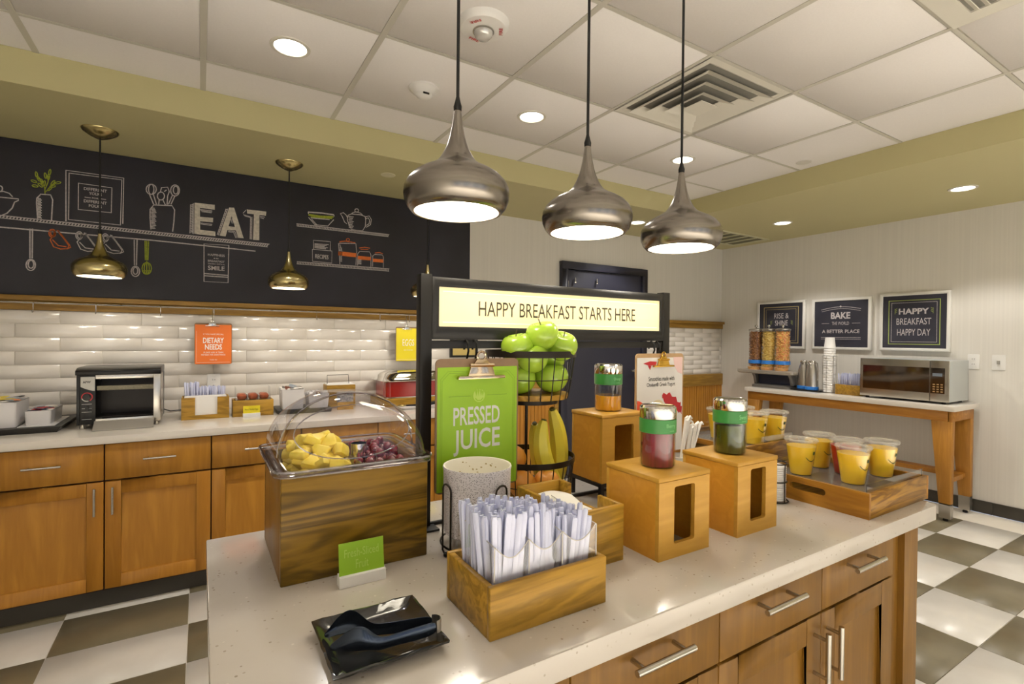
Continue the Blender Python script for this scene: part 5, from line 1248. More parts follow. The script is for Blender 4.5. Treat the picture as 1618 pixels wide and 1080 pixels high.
# condiment tray far left
ty = thing('condiment_tray', 'shallow black tray of white bins at the far left of the counter', 'tray', (-.85, 3.48, CT))
m_trayb = mat('matte_black_tray', '2b2a28', .45, noise=.15, nscale=80)
b = MB(); b.loft([[(-1.12, 3.285, CT), (-.600, 3.285, CT), (-.600, 3.72, CT), (-1.12, 3.72, CT)], [(-1.13, 3.275, CT+.028), (-.583, 3.275, CT+.028), (-.583, 3.73, CT+.028), (-1.13, 3.73, CT+.028)]]); b.build('base', m_trayb, ty, bevel=.002)
m_por = mat('white_melamine', 'd9d6d6', .3, coat=.3); m_porf = m_por
def bin_(name, label, x0, x1, y0, y1, z0, z1, tp=.004, group=None, t=.003):
    o = thing(name, label, 'bin', ((x0+x1)/2, (y0+y1)/2, z0), group)
    b = MB(); cx_, cy_ = (x0+x1)/2, (y0+y1)/2; hx, hy = (x1-x0)/2, (y1-y0)/2
    rloft(b, cx_, cy_, [(hx-tp, hy-tp, .008, z0), (hx, hy, .010, z1), (hx+.0015, hy+.0015, .010, z1), (hx-t, hy-t, .008, z1), (hx-t-tp, hy-t-tp, .006, z0+.004)], 4, cap0=True, cap1=True)
    b.build('bin_wall', m_por, o, smooth=True); return o
tb = CT+.028
bin_('condiment_bin', 'tall white bin of packets at the very left edge of the photo', -.90, -.757, 3.33, 3.56, tb, .985)
bin_('condiment_bin', 'low white bin of red and blue packets left of the toaster', -.733, -.632, 3.345, 3.60, tb+.004, .937)
ld = thing('bin_base_plate', 'white plastic plate under the low packet bin', 'plate', (-.69, 3.47, tb)); box_ob('plate', m_por, ld, -.75, -.612, 3.31, 3.64, tb, tb+.004, .001)
pcols = {'red': mat('red_packet', 'b2282e', .4), 'blue': mat('dark_blue_packet', '2f3a58', .4), 'white': mat('white_packet', 'e8e4de', .5), 'orange': mat('orange_packet', 'dd8a5a', .5), 'yellow': mat('yellow_packet', 'd9c34a', .5), 'black': mat('black_packet', '2a2a2e', .4), 'grey': mat('grey_foil_packet', 'a9b3bd', .3, .5), 'brown': mat('brown_packet', '6b3d2a', .5)}
pm = {}
for c_, mm in pcols.items():
    b = MB(); b.loft([[(-.026, -.016, 0), (.026, -.016, 0), (.026, .016, 0), (-.026, .016, 0)], [(-.020, -.012, .0035), (.020, -.012, .0035), (.020, .012, .0035), (-.020, .012, .0035)], [(-.012, -.008, .005), (.012, -.008, .005), (.012, .008, .005), (-.012, .008, .005)]])
    o = b.build('packet', mm, None, smooth=True, ang=60); pm[c_] = o.data; bpy.data.objects.remove(o)
def packets(cols, x0, x1, y0, y1, z, where, group, n, kinds='condiment', up_=.15):
    for k in range(n):
        c_ = cols[k % len(cols)]; o = bpy.data.objects.new(kinds+'_packet', pm[c_]); COL.objects.link(o)
        o.location = (x0+(x1-x0)*((k*.618) % 1), y0+(y1-y0)*(k+.5)/n, z+R.uniform(0, .016)); o.rotation_euler = (R.uniform(-up_, up_)*2, R.uniform(-up_, up_), R.uniform(-.6, .6))
        tag(o, '%s %s packet lying in the %s' % (c_, kinds, where), 'packet', group)
packets(['grey', 'white', 'orange', 'yellow', 'black', 'grey'], -.875, -.785, 3.35, 3.54, .980, 'tall white bin at the far left', 'packets in the tall white bin', 18)
packets(['blue', 'blue', 'red', 'white', 'red', 'white'], -.708, -.658, 3.37, 3.57, .925, 'low white bin left of the toaster', 'packets in the low white bin', 14)
# napkin and cutlery holder
nh = thing('napkin_holder', 'wooden napkin holder with white cutlery on the long counter', 'holder', (.027, 3.46, CT))
x0, x1, y0, y1, zt = -.092, .144, 3.40, 3.55, .960
b = MB(); b.prism(FB(y0+.012), [(x0, CT), (x1, CT), (x1, zt), (.084, zt), (.084, CT+.024), (-.026, CT+.024), (-.026, zt), (x0, zt)], 0, .012); b.build('notched_front', m_cut, nh)
for nm, a in (('back_board', (x0, x1, y1-.010, y1, CT, zt)), ('side_board', (x0, x0+.010, y0+.012, y1-.010, CT, zt)), ('side_board', (x1-.010, x1, y0+.012, y1-.010, CT, zt)), ('inner_board', (x0+.010, x1-.010, 3.468, 3.476, CT, zt))): box_ob(nm, m_cut, nh, *a, .001, seg=1)
for k in range(8):
    o = MB().box(x0+.014, x1-.014, 3.414+k*.0064, 3.414+k*.0064+.0055, CT+.004, zt+.004+R.uniform(-.003, .003)).build('napkin', m_paper, None); recenter(o)
    tag(o, 'white napkin standing in the wooden holder right of the toaster', 'napkin', 'napkins in the counter holder')
for k in range(42):
    kind = ('fork', 'knife', 'spoon')[k % 3]; o = bpy.data.objects.new('plastic_'+kind, pk[kind]); COL.objects.link(o)
    fx = (k % 14)/13; o.location = (x0+.022+fx*(x1-x0-.05), 3.492+.018*(k//14), CT+.006+(.030 if fx < .35 else .004)+R.uniform(0, .008)); o.rotation_euler = (R.uniform(-.05, .05), R.uniform(-.08, .08), R.uniform(-.8, .8))
    tag(o, 'white plastic %s standing in the wooden napkin holder right of the toaster' % kind, kind, 'plastic cutlery in the napkin holder')
# egg box
eb = bx('snack_box', 'low wooden box under a clear bin of reddish snacks', 'box', .163, .381, 3.40, 3.555, CT, .930, m_cut, m_cut, .010)
cbn = thing('clear_snack_bin', 'clear plastic bin of three reddish snacks on the low wooden box', 'bin', (.27, 3.48, .931))
b = MB(); b.box(.178, .180, 3.412, 3.545, .931, 1.004); b.box(.364, .366, 3.412, 3.545, .931, 1.004); b.box(.178, .366, 3.543, 3.545, .931, 1.008); b.box(.178, .366, 3.412, 3.414, .931, .955); b.box(.178, .366, 3.412, 3.545, .929, .932)
b.build('bin_wall', m_clear2, cbn)
m_sn = mixnoise('reddish_snack', 'b4603c', '8e4428', 30, .4, coat=.3)
for k in range(3):
    x = .212+.060*k; o = MB(); rloft(o, x, 3.47, [(.020, .045, .012, .934), (.025, .052, .015, .945), (.025, .052, .015, .957), (.018, .042, .012, .966), (.004, .02, .003, .968)], 4, cap0=True, cap1=True)
    o = o.build('snack', m_sn, None, smooth=True); recenter(o)
    tag(o, 'reddish brown wrapped snack, %s of three in the clear bin' % ('left', 'middle', 'right')[k], 'snack', 'snacks in the clear bin')
    if k < 2: box_ob('divider', m_por, cbn, x+.029, x+.031, 3.415, 3.542, .932, .960, 0)
yc = thing('yellow_card', 'yellow Hard Boiled Eggs card in a white block by the snack box', 'sign', (.259, 3.375, CT))
box_ob('card_holder', m_white_p, yc, .213, .306, 3.365, 3.385, CT, CT+.022, .001); MB().box(.215, .304, 3.374, 3.376, CT+.022, .900).build('card', m_ye, yc)
text('print', 'Hard Boiled Eggs', FB(3.374), .224, .295, .872, .884, mat('dark_olive_ink', '4a4418', .5), yc, 0, .0008)
# tea and creamer caddy
tt = thing('tea_tray', 'small black tray under the white tea bins behind the fruit dome', 'tray', (.55, 3.48, CT))
b = MB(); b.loft([[(.405, 3.375, CT), (.715, 3.375, CT), (.715, 3.62, CT), (.405, 3.62, CT)], [(.400, 3.37, CT+.026), (.72, 3.37, CT+.026), (.72, 3.625, CT+.026), (.400, 3.625, CT+.026)]]); b.build('base', m_trayb, tt, bevel=.002)
bin_('tea_bin', 'white ribbed bin of tea packets on the small black tray', .424, .560, 3.40, 3.54, CT+.026, .985, .008)
bin_('creamer_bin', 'white bin of creamers to the right of the tea bin', .580, .710, 3.40, 3.54, CT+.026, .950, .008)
packets(['white', 'white', 'brown', 'white', 'grey'], .45, .54, 3.42, 3.53, .975, 'white ribbed tea bin', 'packets in the tea bin', 16, 'tea', .5)
cp = MB().lathe(0, 0, [(0, 0), (.012, 0), (.016, .018), (.019, .019), (.018, .020), (0, .020)], 12).build('creamer_cup', m_por, None, smooth=True); cpm = cp.data; bpy.data.objects.remove(cp)
cp = MB().lathe(0, 0, [(0, 0), (.012, 0), (.016, .018), (.019, .019), (.018, .020), (0, .020)], 12).build('creamer_cup', pcols['brown'], None, smooth=True); cpb = cp.data; bpy.data.objects.remove(cp)
for k in range(14):
    dk = k in (2, 7, 11); o = bpy.data.objects.new('creamer_cup', cpb if dk else cpm); COL.objects.link(o); o.location = (.597+.024*(k % 5), 3.425+.035*(k//5), .935+R.uniform(0, .010)); o.rotation_euler = (R.uniform(-.9, .9), R.uniform(-.9, .9), 0)
    tag(o, '%s creamer cup in the white bin right of the tea bin' % ('brown' if dk else 'white'), 'creamer', 'creamer cups in the white bin')
# box with wire handle, sign holder in front
wb_ = thing('handled_wooden_box', 'small wooden box with a thin black wire handle behind the tea bins', 'box', (.77, 3.60, CT))
box_ob('body', m_cut, wb_, .725, .915, 3.56, 3.68, CT, .985, .002); box_ob('lid', m_paper, wb_, .73, .91, 3.565, 3.675, .985, .992, .001)
MB().tube([(.735, 3.60, .99), (.735, 3.60, 1.052), (.875, 3.60, 1.052), (.88, 3.60, .99)], .0022, 6).build('wire_handle', m_wire, wb_)
pcard = thing('printed_menu_card', 'small printed card in front of the handled wooden box', 'card', (.80, 3.42, CT))
m_pc = mixnoise('printed_photo_card', '5e6474', 'b9b4b0', 60, .4); box_ob('card_holder', m_cut, pcard, .765, .865, 3.42, 3.44, CT, CT+.05, .001); MB().box(.762, .868, 3.429, 3.431, CT+.05, .955).build('card', m_pc, pcard)
# chafing dish on a wooden stand
cs = thing('chafer_stand', 'low wooden stand under the red chafing dish', 'stand', (1.36, 3.57, CT))
b = MB(); b.box(1.072, 1.66, 3.405, 3.43, CT, .892); b.box(1.072, 1.66, 3.72, 3.745, CT, .892); b.box(1.072, 1.097, 3.43, 3.72, CT, .892); b.box(1.635, 1.66, 3.43, 3.72, CT, .892); b.build('frame', m_cut, cs)
cf = thing('chafing_dish', 'red chafing dish with a shiny steel domed lid behind the post', 'chafing dish', (1.36, 3.57, .893))
m_redb = mat('red_enamel', '9c1a14', .22, coat=.6)
b = MB(); rloft(b, 1.365, 3.575, [(.285, .165, .03, .893), (.285, .165, .03, .900), (.270, .150, .03, .901)], 5, cap0=True, cap1=True); b.build('steel_base', m_steelx, cf, smooth=True)
b = MB(); rloft(b, 1.365, 3.575, [(.268, .150, .04, .901), (.268, .150, .04, .998)], 6, cap0=True, cap1=True); b.build('red_body', m_redb, cf, smooth=True)
b = MB(); rloft(b, 1.365, 3.575, [(.272, .154, .04, .998), (.302, .168, .05, 1.008), (.304, .170, .05, 1.012), (.285, .160, .06, 1.018), (.275, .150, .07, 1.030), (.255, .135, .08, 1.055), (.22, .11, .08, 1.072), (.15, .07, .06, 1.080), (.01, .01, .009, 1.083)], 8, cap0=True, cap1=True)
lid = b.build('lid', m_chrome, cf, smooth=True); 
b = MB(); b.tube([(1.31, 3.42, 1.045), (1.31, 3.39, 1.06), (1.42, 3.39, 1.06), (1.42, 3.42, 1.045)], .006, 8); b.build('lid_handle', m_chrome, lid, smooth=True)
sr = thing('serving_spoon_rest', 'white rest holding a black handled serving utensil before the chafing dish', 'rest', (1.32, 3.28, CT))
b = MB(); rloft(b, 1.32, 3.28, [(.17, .055, .02, CT), (.19, .065, .03, CT+.012), (.187, .062, .03, CT+.012), (.16, .05, .02, CT+.004)], 5, cap0=True, cap1=True); b.build('dish', m_por, sr, smooth=True)
su = thing('serving_utensil', 'black serving utensil lying in the white rest by chafing dish', 'utensil', (1.32, 3.28, CT+.012))
b = MB(); b.tube([(1.15, 3.26, CT+.025), (1.24, 3.27, CT+.022), (1.36, 3.285, CT+.026), (1.49, 3.30, CT+.034)], .01, 10, rs=[.006, .007, .012, .009]); b.build('handle', m_black, su, smooth=True)
b = MB(); b.ell(1.145, 3.26, CT+.026, .032, .018, .008, 14, 6); b.build('bowl', m_brass, su, smooth=True)

# ------------------------------------------------------------ fruit basket tower on the island
fx, fy, fr_r = .788, 1.185, .124
bt = thing('fruit_basket_tower', 'two tier round black wire fruit basket with wooden shelves', 'basket', (fx, fy, IT))
def tier(zb, zt, r0, r1, nw, band):
    b = MB(); b.lathe(fx, fy, [(r1, zt-band), (r1+.002, zt-band), (r1+.002, zt), (r1, zt), (r1, zt-band)], 48); b.build('top_band', m_wire, bt, smooth=True, ang=30)
    zm = zb+(zt-zb)*.35; rm = r0+(r1-r0)*.4+.002
    MB().tube([(fx+rm*math.cos(2*PI*k/40), fy+rm*math.sin(2*PI*k/40), zm) for k in range(40)], .0014, 6, closed=True).build('middle_wire', m_wire, bt, smooth=True)
    for k in range(nw):
        a = 2*PI*k/nw+.1; MB().tube([(fx+r0*math.cos(a), fy+r0*math.sin(a), zb-.014), (fx+rm*math.cos(a), fy+rm*math.sin(a), zm), (fx+r1*math.cos(a), fy+r1*math.sin(a), zt-band/2)], .0014, 6).build('upright_wire', m_wire, bt)
    MB().lathe(fx, fy, [(0, zb-.014), (r0-.003, zb-.014), (r0-.001, zb-.008), (r0-.001, zb), (0, zb)], 40).build('wooden_shelf', m_cut, bt, smooth=True)
    b = MB(); b.lathe(fx, fy, [(r0-.030, zb-.028), (r0-.028, zb-.028), (r0-.028, zb-.016), (r0-.030, zb-.016), (r0-.030, zb-.028)], 36); b.build('under_ring', m_wire, bt, smooth=True, ang=30)
tier(1.168, 1.285, .106, .125, 22, .017); tier(.890, .995, .106, .124, 22, .015)
MB().tube([(fx-.012, fy, IT+.012), (fx-.012, fy, 1.150)], .0045, 10).build('centre_pole', m_wire, bt)
b = MB(); b.lathe(fx, fy, [(.100, IT), (.104, IT), (.104, IT+.008), (.100, IT+.008), (.100, IT)], 40)
b.build('foot_ring', m_wire, bt, smooth=True, ang=30)
for k in range(4):
    a = PI/4+PI/2*k; MB().tube([(fx+.102*math.cos(a), fy+.102*math.sin(a), IT+.004), (fx+.099*math.cos(a), fy+.099*math.sin(a), .878)], .002, 6).build('leg', m_wire, bt)
    MB().tube([(fx+.008*math.cos(a), fy+.008*math.sin(a), 1.145), (fx+.072*math.cos(a), fy+.072*math.sin(a), 1.145)], .003, 6).build('spoke', m_wire, bt)
m_apple = mixnoise('green_apple_skin', 'a9c93c', '8fb52c', 6, .22, coat=.5)
m_stem = mat('brown_stem', '4e3a22', .7)
ar = .0455
def apple_proto():
    o = bpy.data.objects.new('green_apple', None); COL.objects.link(o)
    P = []
    for k in range(15):
        a = -PI/2+PI*k/14; r = ar*math.cos(a)*(1+.10*math.sin(a)); z = ar*.92*math.sin(a)
        if k >= 12: z -= (.004, .010, .016)[k-12]
        if k == 0: z += .006
        if k == 1: z += .001
        P.append((max(r, .0), z+ar*.9))
    b = MB().lathe(0, 0, P, 24); b.build('flesh', m_apple, o, smooth=True, ang=80)
    MB().tube([(0, 0, ar*1.55), (.002, 0, ar*1.75), (.006, .001, ar*1.95)], .0014, 6).build('stem', m_stem, o); return o
ap = apple_proto()
A = [(.060, .010, 0), (.010, .062, 0), (-.058, .030, 0), (-.048, -.045, 0), (.032, -.056, 0), (.0, -.0, .0),
     (.050, -.046, 1), (.050, .034, 1), (-.028, .060, 1), (-.066, -.010, 1), (-.018, -.068, 1), (.004, .002, 1)]
first = True
labs = ['at the bottom of the top basket tier', 'heaped near the rim of the top basket tier', 'on the very top of the apple heap']
lst = [(a[0], a[1], 1.170 if a[2] == 0 else (1.232 if a[1] < -.03 else 1.208), a[2]) for a in A]
lst = [q for q in lst if not (abs(q[0]) < .01 and q[3] == 0)]
lst += [(-.062, -.045, 1.255, 2), (-.004, -.074, 1.288, 2), (.052, -.058, 1.262, 2)]
for i, (dx, dy, z, lv_) in enumerate(lst):
    lb = 'green apple '+labs[lv_]
    o = ap if first else clone(ap, (0, 0, 0)); first = False
    o.location = (fx+dx, fy+dy, z); o.rotation_euler = (R.uniform(-.5, .5), R.uniform(-.5, .5), R.uniform(0, 6)); o.scale = (R.uniform(.94, 1.02),)*3
    d_ = '' if lv_ > 1 else (', centre' if math.hypot(dx, dy) < .02 else ', towards the '+('smoothies sign' if abs(dx) > abs(dy) and dx > 0 else 'green clipboard' if abs(dx) > abs(dy) else 'camera' if dy < 0 else 'back wall'))
    tag(o, lb+d_ if lv_ < 2 else 'green apple on the very top of the heap, %s of three' % ('left', 'middle', 'right')[i-len(lst)+3], 'apple', 'green apples in the top tier')
m_ban = mixnoise('banana_peel', 'ecdc48', 'd2c83e', 5, .35, coat=.2)
m_bant = mat('banana_tip', '5c5a22', .6)
def banana(name, label, pts, r=.0185):
    P = [Vector(p) for p in pts]; Q = []
    for i in range(13):      # quadratic bezier
        t = i/12; Q.append(P[0]*(1-t)**2+P[1]*2*t*(1-t)+P[2]*t*t)
    rs = [r*f for f in (.5, .82, .96, 1.04, 1.08, 1.1, 1.1, 1.08, 1.04, .98, .88, .72, .50)]
    c = Q[0]; o = thing(name, label, 'banana', (c.x, c.y, min(q.z for q in Q)), 'bananas in the lower tier')
    MB().tube(Q, r, 6, rs=rs).build('peel', m_ban, o, smooth=True, ang=55)
    MB().tube([Q[-1], Q[-1]+(Q[-1]-Q[-2]).normalized()*.006], r*.34, 6).build('stem_tip', m_bant, o, smooth=True)
    return o
zb = .892
banana('banana', 'left banana of the three standing in the lower basket tier', [(fx+.068, fy-.052, zb+.012), (fx-.030, fy-.070, zb+.110), (fx+.012, fy-.050, zb+.200)], .022)
banana('banana', 'tallest banana, right of the three in the lower basket tier', [(fx+.090, fy-.012, zb+.012), (fx+.098, fy-.030, zb+.125), (fx+.048, fy-.040, zb+.228)], .022)
banana('banana', 'banana behind the other two in the lower basket tier', [(fx+.065, fy+.040, zb+.012), (fx+.050, fy+.040, zb+.120), (fx+.030, fy+.020, zb+.180)], .020)
banana('banana', 'banana leaning at the right rim of the lower basket tier', [(fx+.086, fy+.030, zb+.014), (fx+.125, fy+.018, zb+.10), (fx+.088, fy+.010, zb+.170)], .018)
m_orange = mat('orange_peel', 'e39a3a', .4, coat=.2, bump=.3, bscale=500)
g = MB().ell(0, 0, .036, .037, .037, .036, 20, 12).build('orange', m_orange, None, smooth=True, ang=80); om = g.data; bpy.data.objects.remove(g)
for dx, dy, dz, l in ((-.055, -.050, 0, 'at the front left'), (.012, -.068, 0, 'at the front middle'), (-.060, .030, 0, 'at the back left'), (.0, .065, 0, 'at the back'), (-.062, -.012, .062, 'stacked second high at the left')):
    o = bpy.data.objects.new('orange', om); COL.objects.link(o); o.location = (fx+dx, fy+dy, .893+dz); tag(o, 'round orange %s of the lower basket tier' % l, 'orange', 'oranges in the lower tier')

# ------------------------------------------------------------ console table on the right wall
TT = .85
tb_ = thing('console_table', 'long honey wood console table with a pale stone top at the right wall', 'table', (4.9, 2.28, 0))
TY0, TY1, TX0, TX1 = 1.450, 3.115, 4.650, 5.140
box_ob('stone_top', m_quartz2, tb_, TX0, TX1, TY0, TY1, .812, TT, .003)
for nm, a in (('apron', (TX0+.022, TX0+.046, TY0+.04, TY1-.04, .735, .811)), ('apron', (TX1-.066, TX1-.042, TY0+.04, TY1-.04, .735, .811)), ('end_apron', (TX0+.022, TX1-.042, TY0+.022, TY0+.046, .735, .811)), ('end_apron', (TX0+.022, TX1-.042, TY1-.046, TY1-.022, .735, .811))):
    box_ob(nm, m_tableh, tb_, *a, .001, seg=1)
for yy, s_ in ((TY0+.022, 1), (TY1-.022, -1)):
    for xx, xs_ in ((TX0+.022, 1), (TX1-.042, -1)):
        b = MB(); w0, w1 = .125, .070; d0, d1 = .062, .052
        def sec(w_, d_, z): return [(xx, yy, z), (xx+xs_*d_, yy, z), (xx+xs_*d_, yy+s_*w_, z), (xx, yy+s_*w_, z)]
        b.loft([sec(w1, d1, .0+.12), sec(w0, d0, .736)]); lg = b.build('leg', m_table, tb_, bevel=.002, seg=1)
        b = MB(); b.loft([sec(w1*.97, d1, .022), sec(w1+.001, d1+.001, .13)]); b.build('steel_shoe', m_steel, lg)
        MB().lathe(xx+xs_*.025, yy+s_*.035, [(.016, 0), (.016, .012), (.008, .024)], 12, cap0=True).build('glide', m_black, lg)
box_ob('stretcher_shelf', m_tableh, tb_, 4.98, 5.09, TY0+.05, TY1-.05, .275, .310, .002)
for yy in (TY0+.045, TY1-.075): box_ob('end_stretcher', m_tableh, tb_, TX0+.04, 4.98, yy, yy+.03, .275, .310, .002)
# microwave
mw = thing('microwave', 'stainless microwave with mirrored door on the console table', 'microwave', (4.93, 1.85, TT))
x0, x1, y0, y1, z0, z1 = 4.745, 5.125, 1.515, 2.112, TT+.018, 1.178
m_mwb = mat('light_grey_enamel', 'b9bdbc', .35, .2)
box_ob('case', m_mwb, mw, x0+.012, x1, y0, y1, z0, z1, .004)
fm = FR(x0+.012)
dr_ = MB().prism(fm, [(-y1, z0), (-(y0+.118), z0), (-(y0+.118), z1), (-y1, z1)], 0, .014).build('door', m_steelx, mw, bevel=.003)
cp_ = MB().prism(fm, [(-(y0+.115), z0), (-y0, z0), (-y0, z1), (-(y0+.115), z1)], 0, .014).build('control_panel', m_steelx, mw, bevel=.003)
m_mir = mat('dark_mirror_glass', '6b6259', .05, .95)
MB().prism(fm, [(-y1+.022, z0+.062), (-(y0+.120), z0+.062), (-(y0+.120), z1-.055), (-y1+.022, z1-.055)], .0142, .0152).build('window', m_mir, dr_)
MB().prism(fm, [(-(y0+.112), z0+.062), (-(y0+.025), z0+.062), (-(y0+.025), z1-.055), (-(y0+.112), z1-.055)], .0142, .0152).build('glass_face', m_mir, cp_)
m_fk = mat('faint_key_print', 'b08a58', .5)
for i in range(3):
    for j in range(4): MB().prism(fm, [(-(y0+.098)+i*.024, z0+.072+j*.018), (-(y0+.098)+i*.024+.014, z0+.072+j*.018), (-(y0+.098)+i*.024+.014, z0+.080+j*.018), (-(y0+.098)+i*.024, z0+.080+j*.018)], .0153, .0157).build('key_print', m_fk, cp_)
MB().prism(fm, [(-(y0+.10), z1-.118), (-(y0+.04), z1-.118), (-(y0+.04), z1-.095), (-(y0+.10), z1-.095)], .0153, .0158).build('display', mat('display_grey', '77808c', .3), cp_)
for xx in (x0+.04, x1-.04):
    for yy in (y0+.04, y1-.04): MB().lathe(xx, yy, [(.014, TT), (.014, TT+.018)], 10, cap0=True, cap1=True).build('foot', m_black, mw)
# cereal dispenser
cdn = thing('cereal_dispenser', 'triple clear cereal dispenser on a grey stand at the table end', 'dispenser', (4.87, 2.93, TT))
m_gst = mat('grey_dispenser_plastic', '6e6a64', .35, .3); m_blu = mat('bright_blue_ring', '2f7fd6', .35)
b = MB(); rloft(b, 4.90, 2.93, [(.14, .20, .05, TT), (.14, .20, .05, TT+.022), (.12, .17, .05, TT+.034)], 5, cap0=True, cap1=True); b.build('base', m_gst, cdn, smooth=True)
b = MB(); b.box(4.83, 4.97, 2.76, 3.08, TT+.03, .985); b.build('dark_body', mat('dark_navy_plastic', '1d2233', .4), cdn, bevel=.01)
for yy in (2.735, 3.105):
    b = MB(); b.prism(frame((0, yy, 0), (1, 0, 0), (0, 0, 1)), [(4.82, TT+.03), (4.98, TT+.03), (5.0, .99), (4.77, .99), (4.80, .95)], -.015, .015); b.build('bracket', m_gst, cdn, bevel=.003)
b = MB(); rloft(b, 4.88, 2.98, [(.125, .285, .03, .985), (.135, .295, .03, .995), (.135, .295, .03, 1.018), (.13, .29, .03, 1.022)], 5, cap0=True, cap1=True); b.build('shelf_plate', mat('smoky_plate', 'a39b8e', .15, .3), cdn, smooth=True)
def cereal(name, c1, c2, scale):
    T = NT(name); tc = T.n('ShaderNodeTexCoord'); v = T.n('ShaderNodeTexVoronoi'); v.inputs['Scale'].default_value = scale; T.l(tc.outputs['Object'], v.inputs['Vector'])
    sx_ = T.n('ShaderNodeSeparateColor'); T.l(v.outputs['Color'], sx_.inputs[0]); mx = T.n('ShaderNodeMixRGB'); mx.inputs['Color1'].default_value = srgb(c1); mx.inputs['Color2'].default_value = srgb(c2); T.l(sx_.outputs[0], mx.inputs['Fac'])
    T.l(mx.outputs[0], T.b.inputs['Base Color']); T.b.inputs['Roughness'].default_value = .6
    bp = T.n('ShaderNodeBump'); bp.inputs['Strength'].default_value = .9; bp.inputs['Distance'].default_value = .006; bp.invert = True; T.l(v.outputs['Distance'], bp.inputs['Height']); T.l(bp.outputs[0], T.b.inputs['Normal'])
    return T.m
def lumps(cx_, cy_, r, z0_, z1_, n, m_, parent):
    b = MB(); rr = random.Random(int(cy_*100))
    for k in range(n):
        a = rr.uniform(0, 2*PI); z = rr.uniform(z0_, z1_); q = r*rr.uniform(.93, 1.0); s_ = rr.uniform(.006, .010)
        b.ell(cx_+q*math.cos(a), cy_+q*math.sin(a), z, s_, s_, s_*rr.uniform(.5, 1), 6, 4)
    b.lathe(cx_, cy_, [(0, z0_), (r*.93, z0_), (r*.93, z1_), (0, z1_+.004)], 20); return b.build('cereal', m_, parent, smooth=True, ang=60, kind='stuff')
for yy, nm, c1, c2, s_ in ((3.135, 'brown', 'a87440', '7a4e28', 70), (2.995, 'yellow', 'e6cc74', 'c9a044', 60), (2.850, 'multicoloured', 'e8c468', 'ee9660', 75)):
    lumps(4.86, yy, .057, 1.055, 1.405, 420, cereal(nm+'_cereal', c1, c2, s_), cdn)
    MB().lathe(4.86, yy, [(.064, 1.050), (.064, 1.418)], 28).build('clear_cylinder', m_clear2, cdn, smooth=True)
    MB().lathe(4.86, yy, [(.066, 1.082), (.068, 1.084), (.068, 1.116), (.066, 1.118)], 28).build('blue_ring', m_blu, cdn, smooth=True)
    MB().lathe(4.86, yy, [(.067, 1.416), (.069, 1.420), (.069, 1.430), (.055, 1.436), (.02, 1.440), (0, 1.440)], 28).build('lid', m_steel, cdn, smooth=True)
    MB().ell(4.86, yy, 1.462, .014, .014, .014, 12, 8).build('knob', m_chrome, cdn, smooth=True); MB().lathe(4.86, yy, [(.006, 1.438), (.006, 1.455)], 8).build('knob_stem', m_chrome, cdn)
    MB().lathe(4.84, yy, [(0, 1.022), (.055, 1.022), (.064, 1.050), (0, 1.052)], 24).build('chute', cereal('chute_'+nm, 'e8c080', 'eaa868', 60), cdn, smooth=True)
# thermal jugs
tj = thing('jug_tray', 'round-cornered black tray under the two thermal jugs', 'tray', (4.85, 2.60, TT)); b = MB(); rloft(b, 4.86, 2.59, [(.075, .125, .03, TT), (.085, .135, .03, TT+.014), (.08, .13, .03, TT+.015)], 5, cap0=True, cap1=True); b.build('base', m_black, tj, smooth=True)
for yy, xx, l in ((2.652, 4.875, 'left thermal steel jug with a blue foot beside the cereal dispenser'), (2.555, 4.835, 'right thermal steel jug with a blue foot beside the cup tower')):
    j = thing('thermal_jug', l, 'jug', (xx, yy, TT+.016), 'steel thermal jugs on the console table')
    MB().lathe(xx, yy, [(.053, TT+.016), (.056, TT+.018), (.056, TT+.044), (.053, TT+.046)], 28, cap0=True).build('blue_foot', m_blu, j, smooth=True)
    MB().lathe(xx, yy, [(.053, TT+.046), (.052, TT+.12), (.046, TT+.19), (.036, TT+.235), (.030, TT+.25), (.031, TT+.258)], 28).build('body', m_steel, j, smooth=True)
    MB().lathe(xx, yy, [(.031, TT+.258), (.032, TT+.270), (.026, TT+.282), (0, TT+.286)], 24).build('lid', m_steelx, j, smooth=True)
    b = MB(); b.tube([(xx, yy-.024, TT+.270), (xx-.01, yy-.052, TT+.262), (xx-.012, yy-.064, TT+.20), (xx-.010, yy-.058, TT+.12), (xx, yy-.048, TT+.10)], .006, 8); b.build('handle', m_steel, j, smooth=True)
    b = MB(); b.add([(xx-.03, yy+.010, TT+.258), (xx-.03, yy-.010, TT+.258), (xx-.052, yy, TT+.272), (xx-.028, yy, TT+.242)], [(0, 1, 2), (0, 3, 2), (1, 3, 2), (0, 1, 3)]); b.build('spout', m_steelx, j)
# paper cup tower
ch = thing('paper_cup_rack', 'steel wire rack holding the tall stack of white paper cups', 'rack', (4.85, 2.41, TT))
MB().lathe(4.85, 2.41, [(0, TT), (.058, TT), (.058, TT+.005), (0, TT+.005)], 24).build('base', m_steel, ch)
for k in range(6):
    a = 2*PI*k/6; MB().tube([(4.85+.054*math.cos(a), 2.41+.054*math.sin(a), TT+.003), (4.85+.054*math.cos(a), 2.41+.054*math.sin(a), 1.185)], .0022, 6).build('rod', m_steel, ch)
for z in (.93, 1.02, 1.10, 1.185): MB().tube([(4.85+.054*math.cos(2*PI*k/20), 2.41+.054*math.sin(2*PI*k/20), z) for k in range(20)], .002, 6, closed=True).build('ring', m_steel, ch, smooth=True)
pc_ = MB().lathe(0, 0, [(.046, 0), (.0475, .003), (.046, .006), (.036, .100), (0, .100)], 24).build('paper_cup', m_paper, None, smooth=True, ang=50); pcm = pc_.data; bpy.data.objects.remove(pc_)
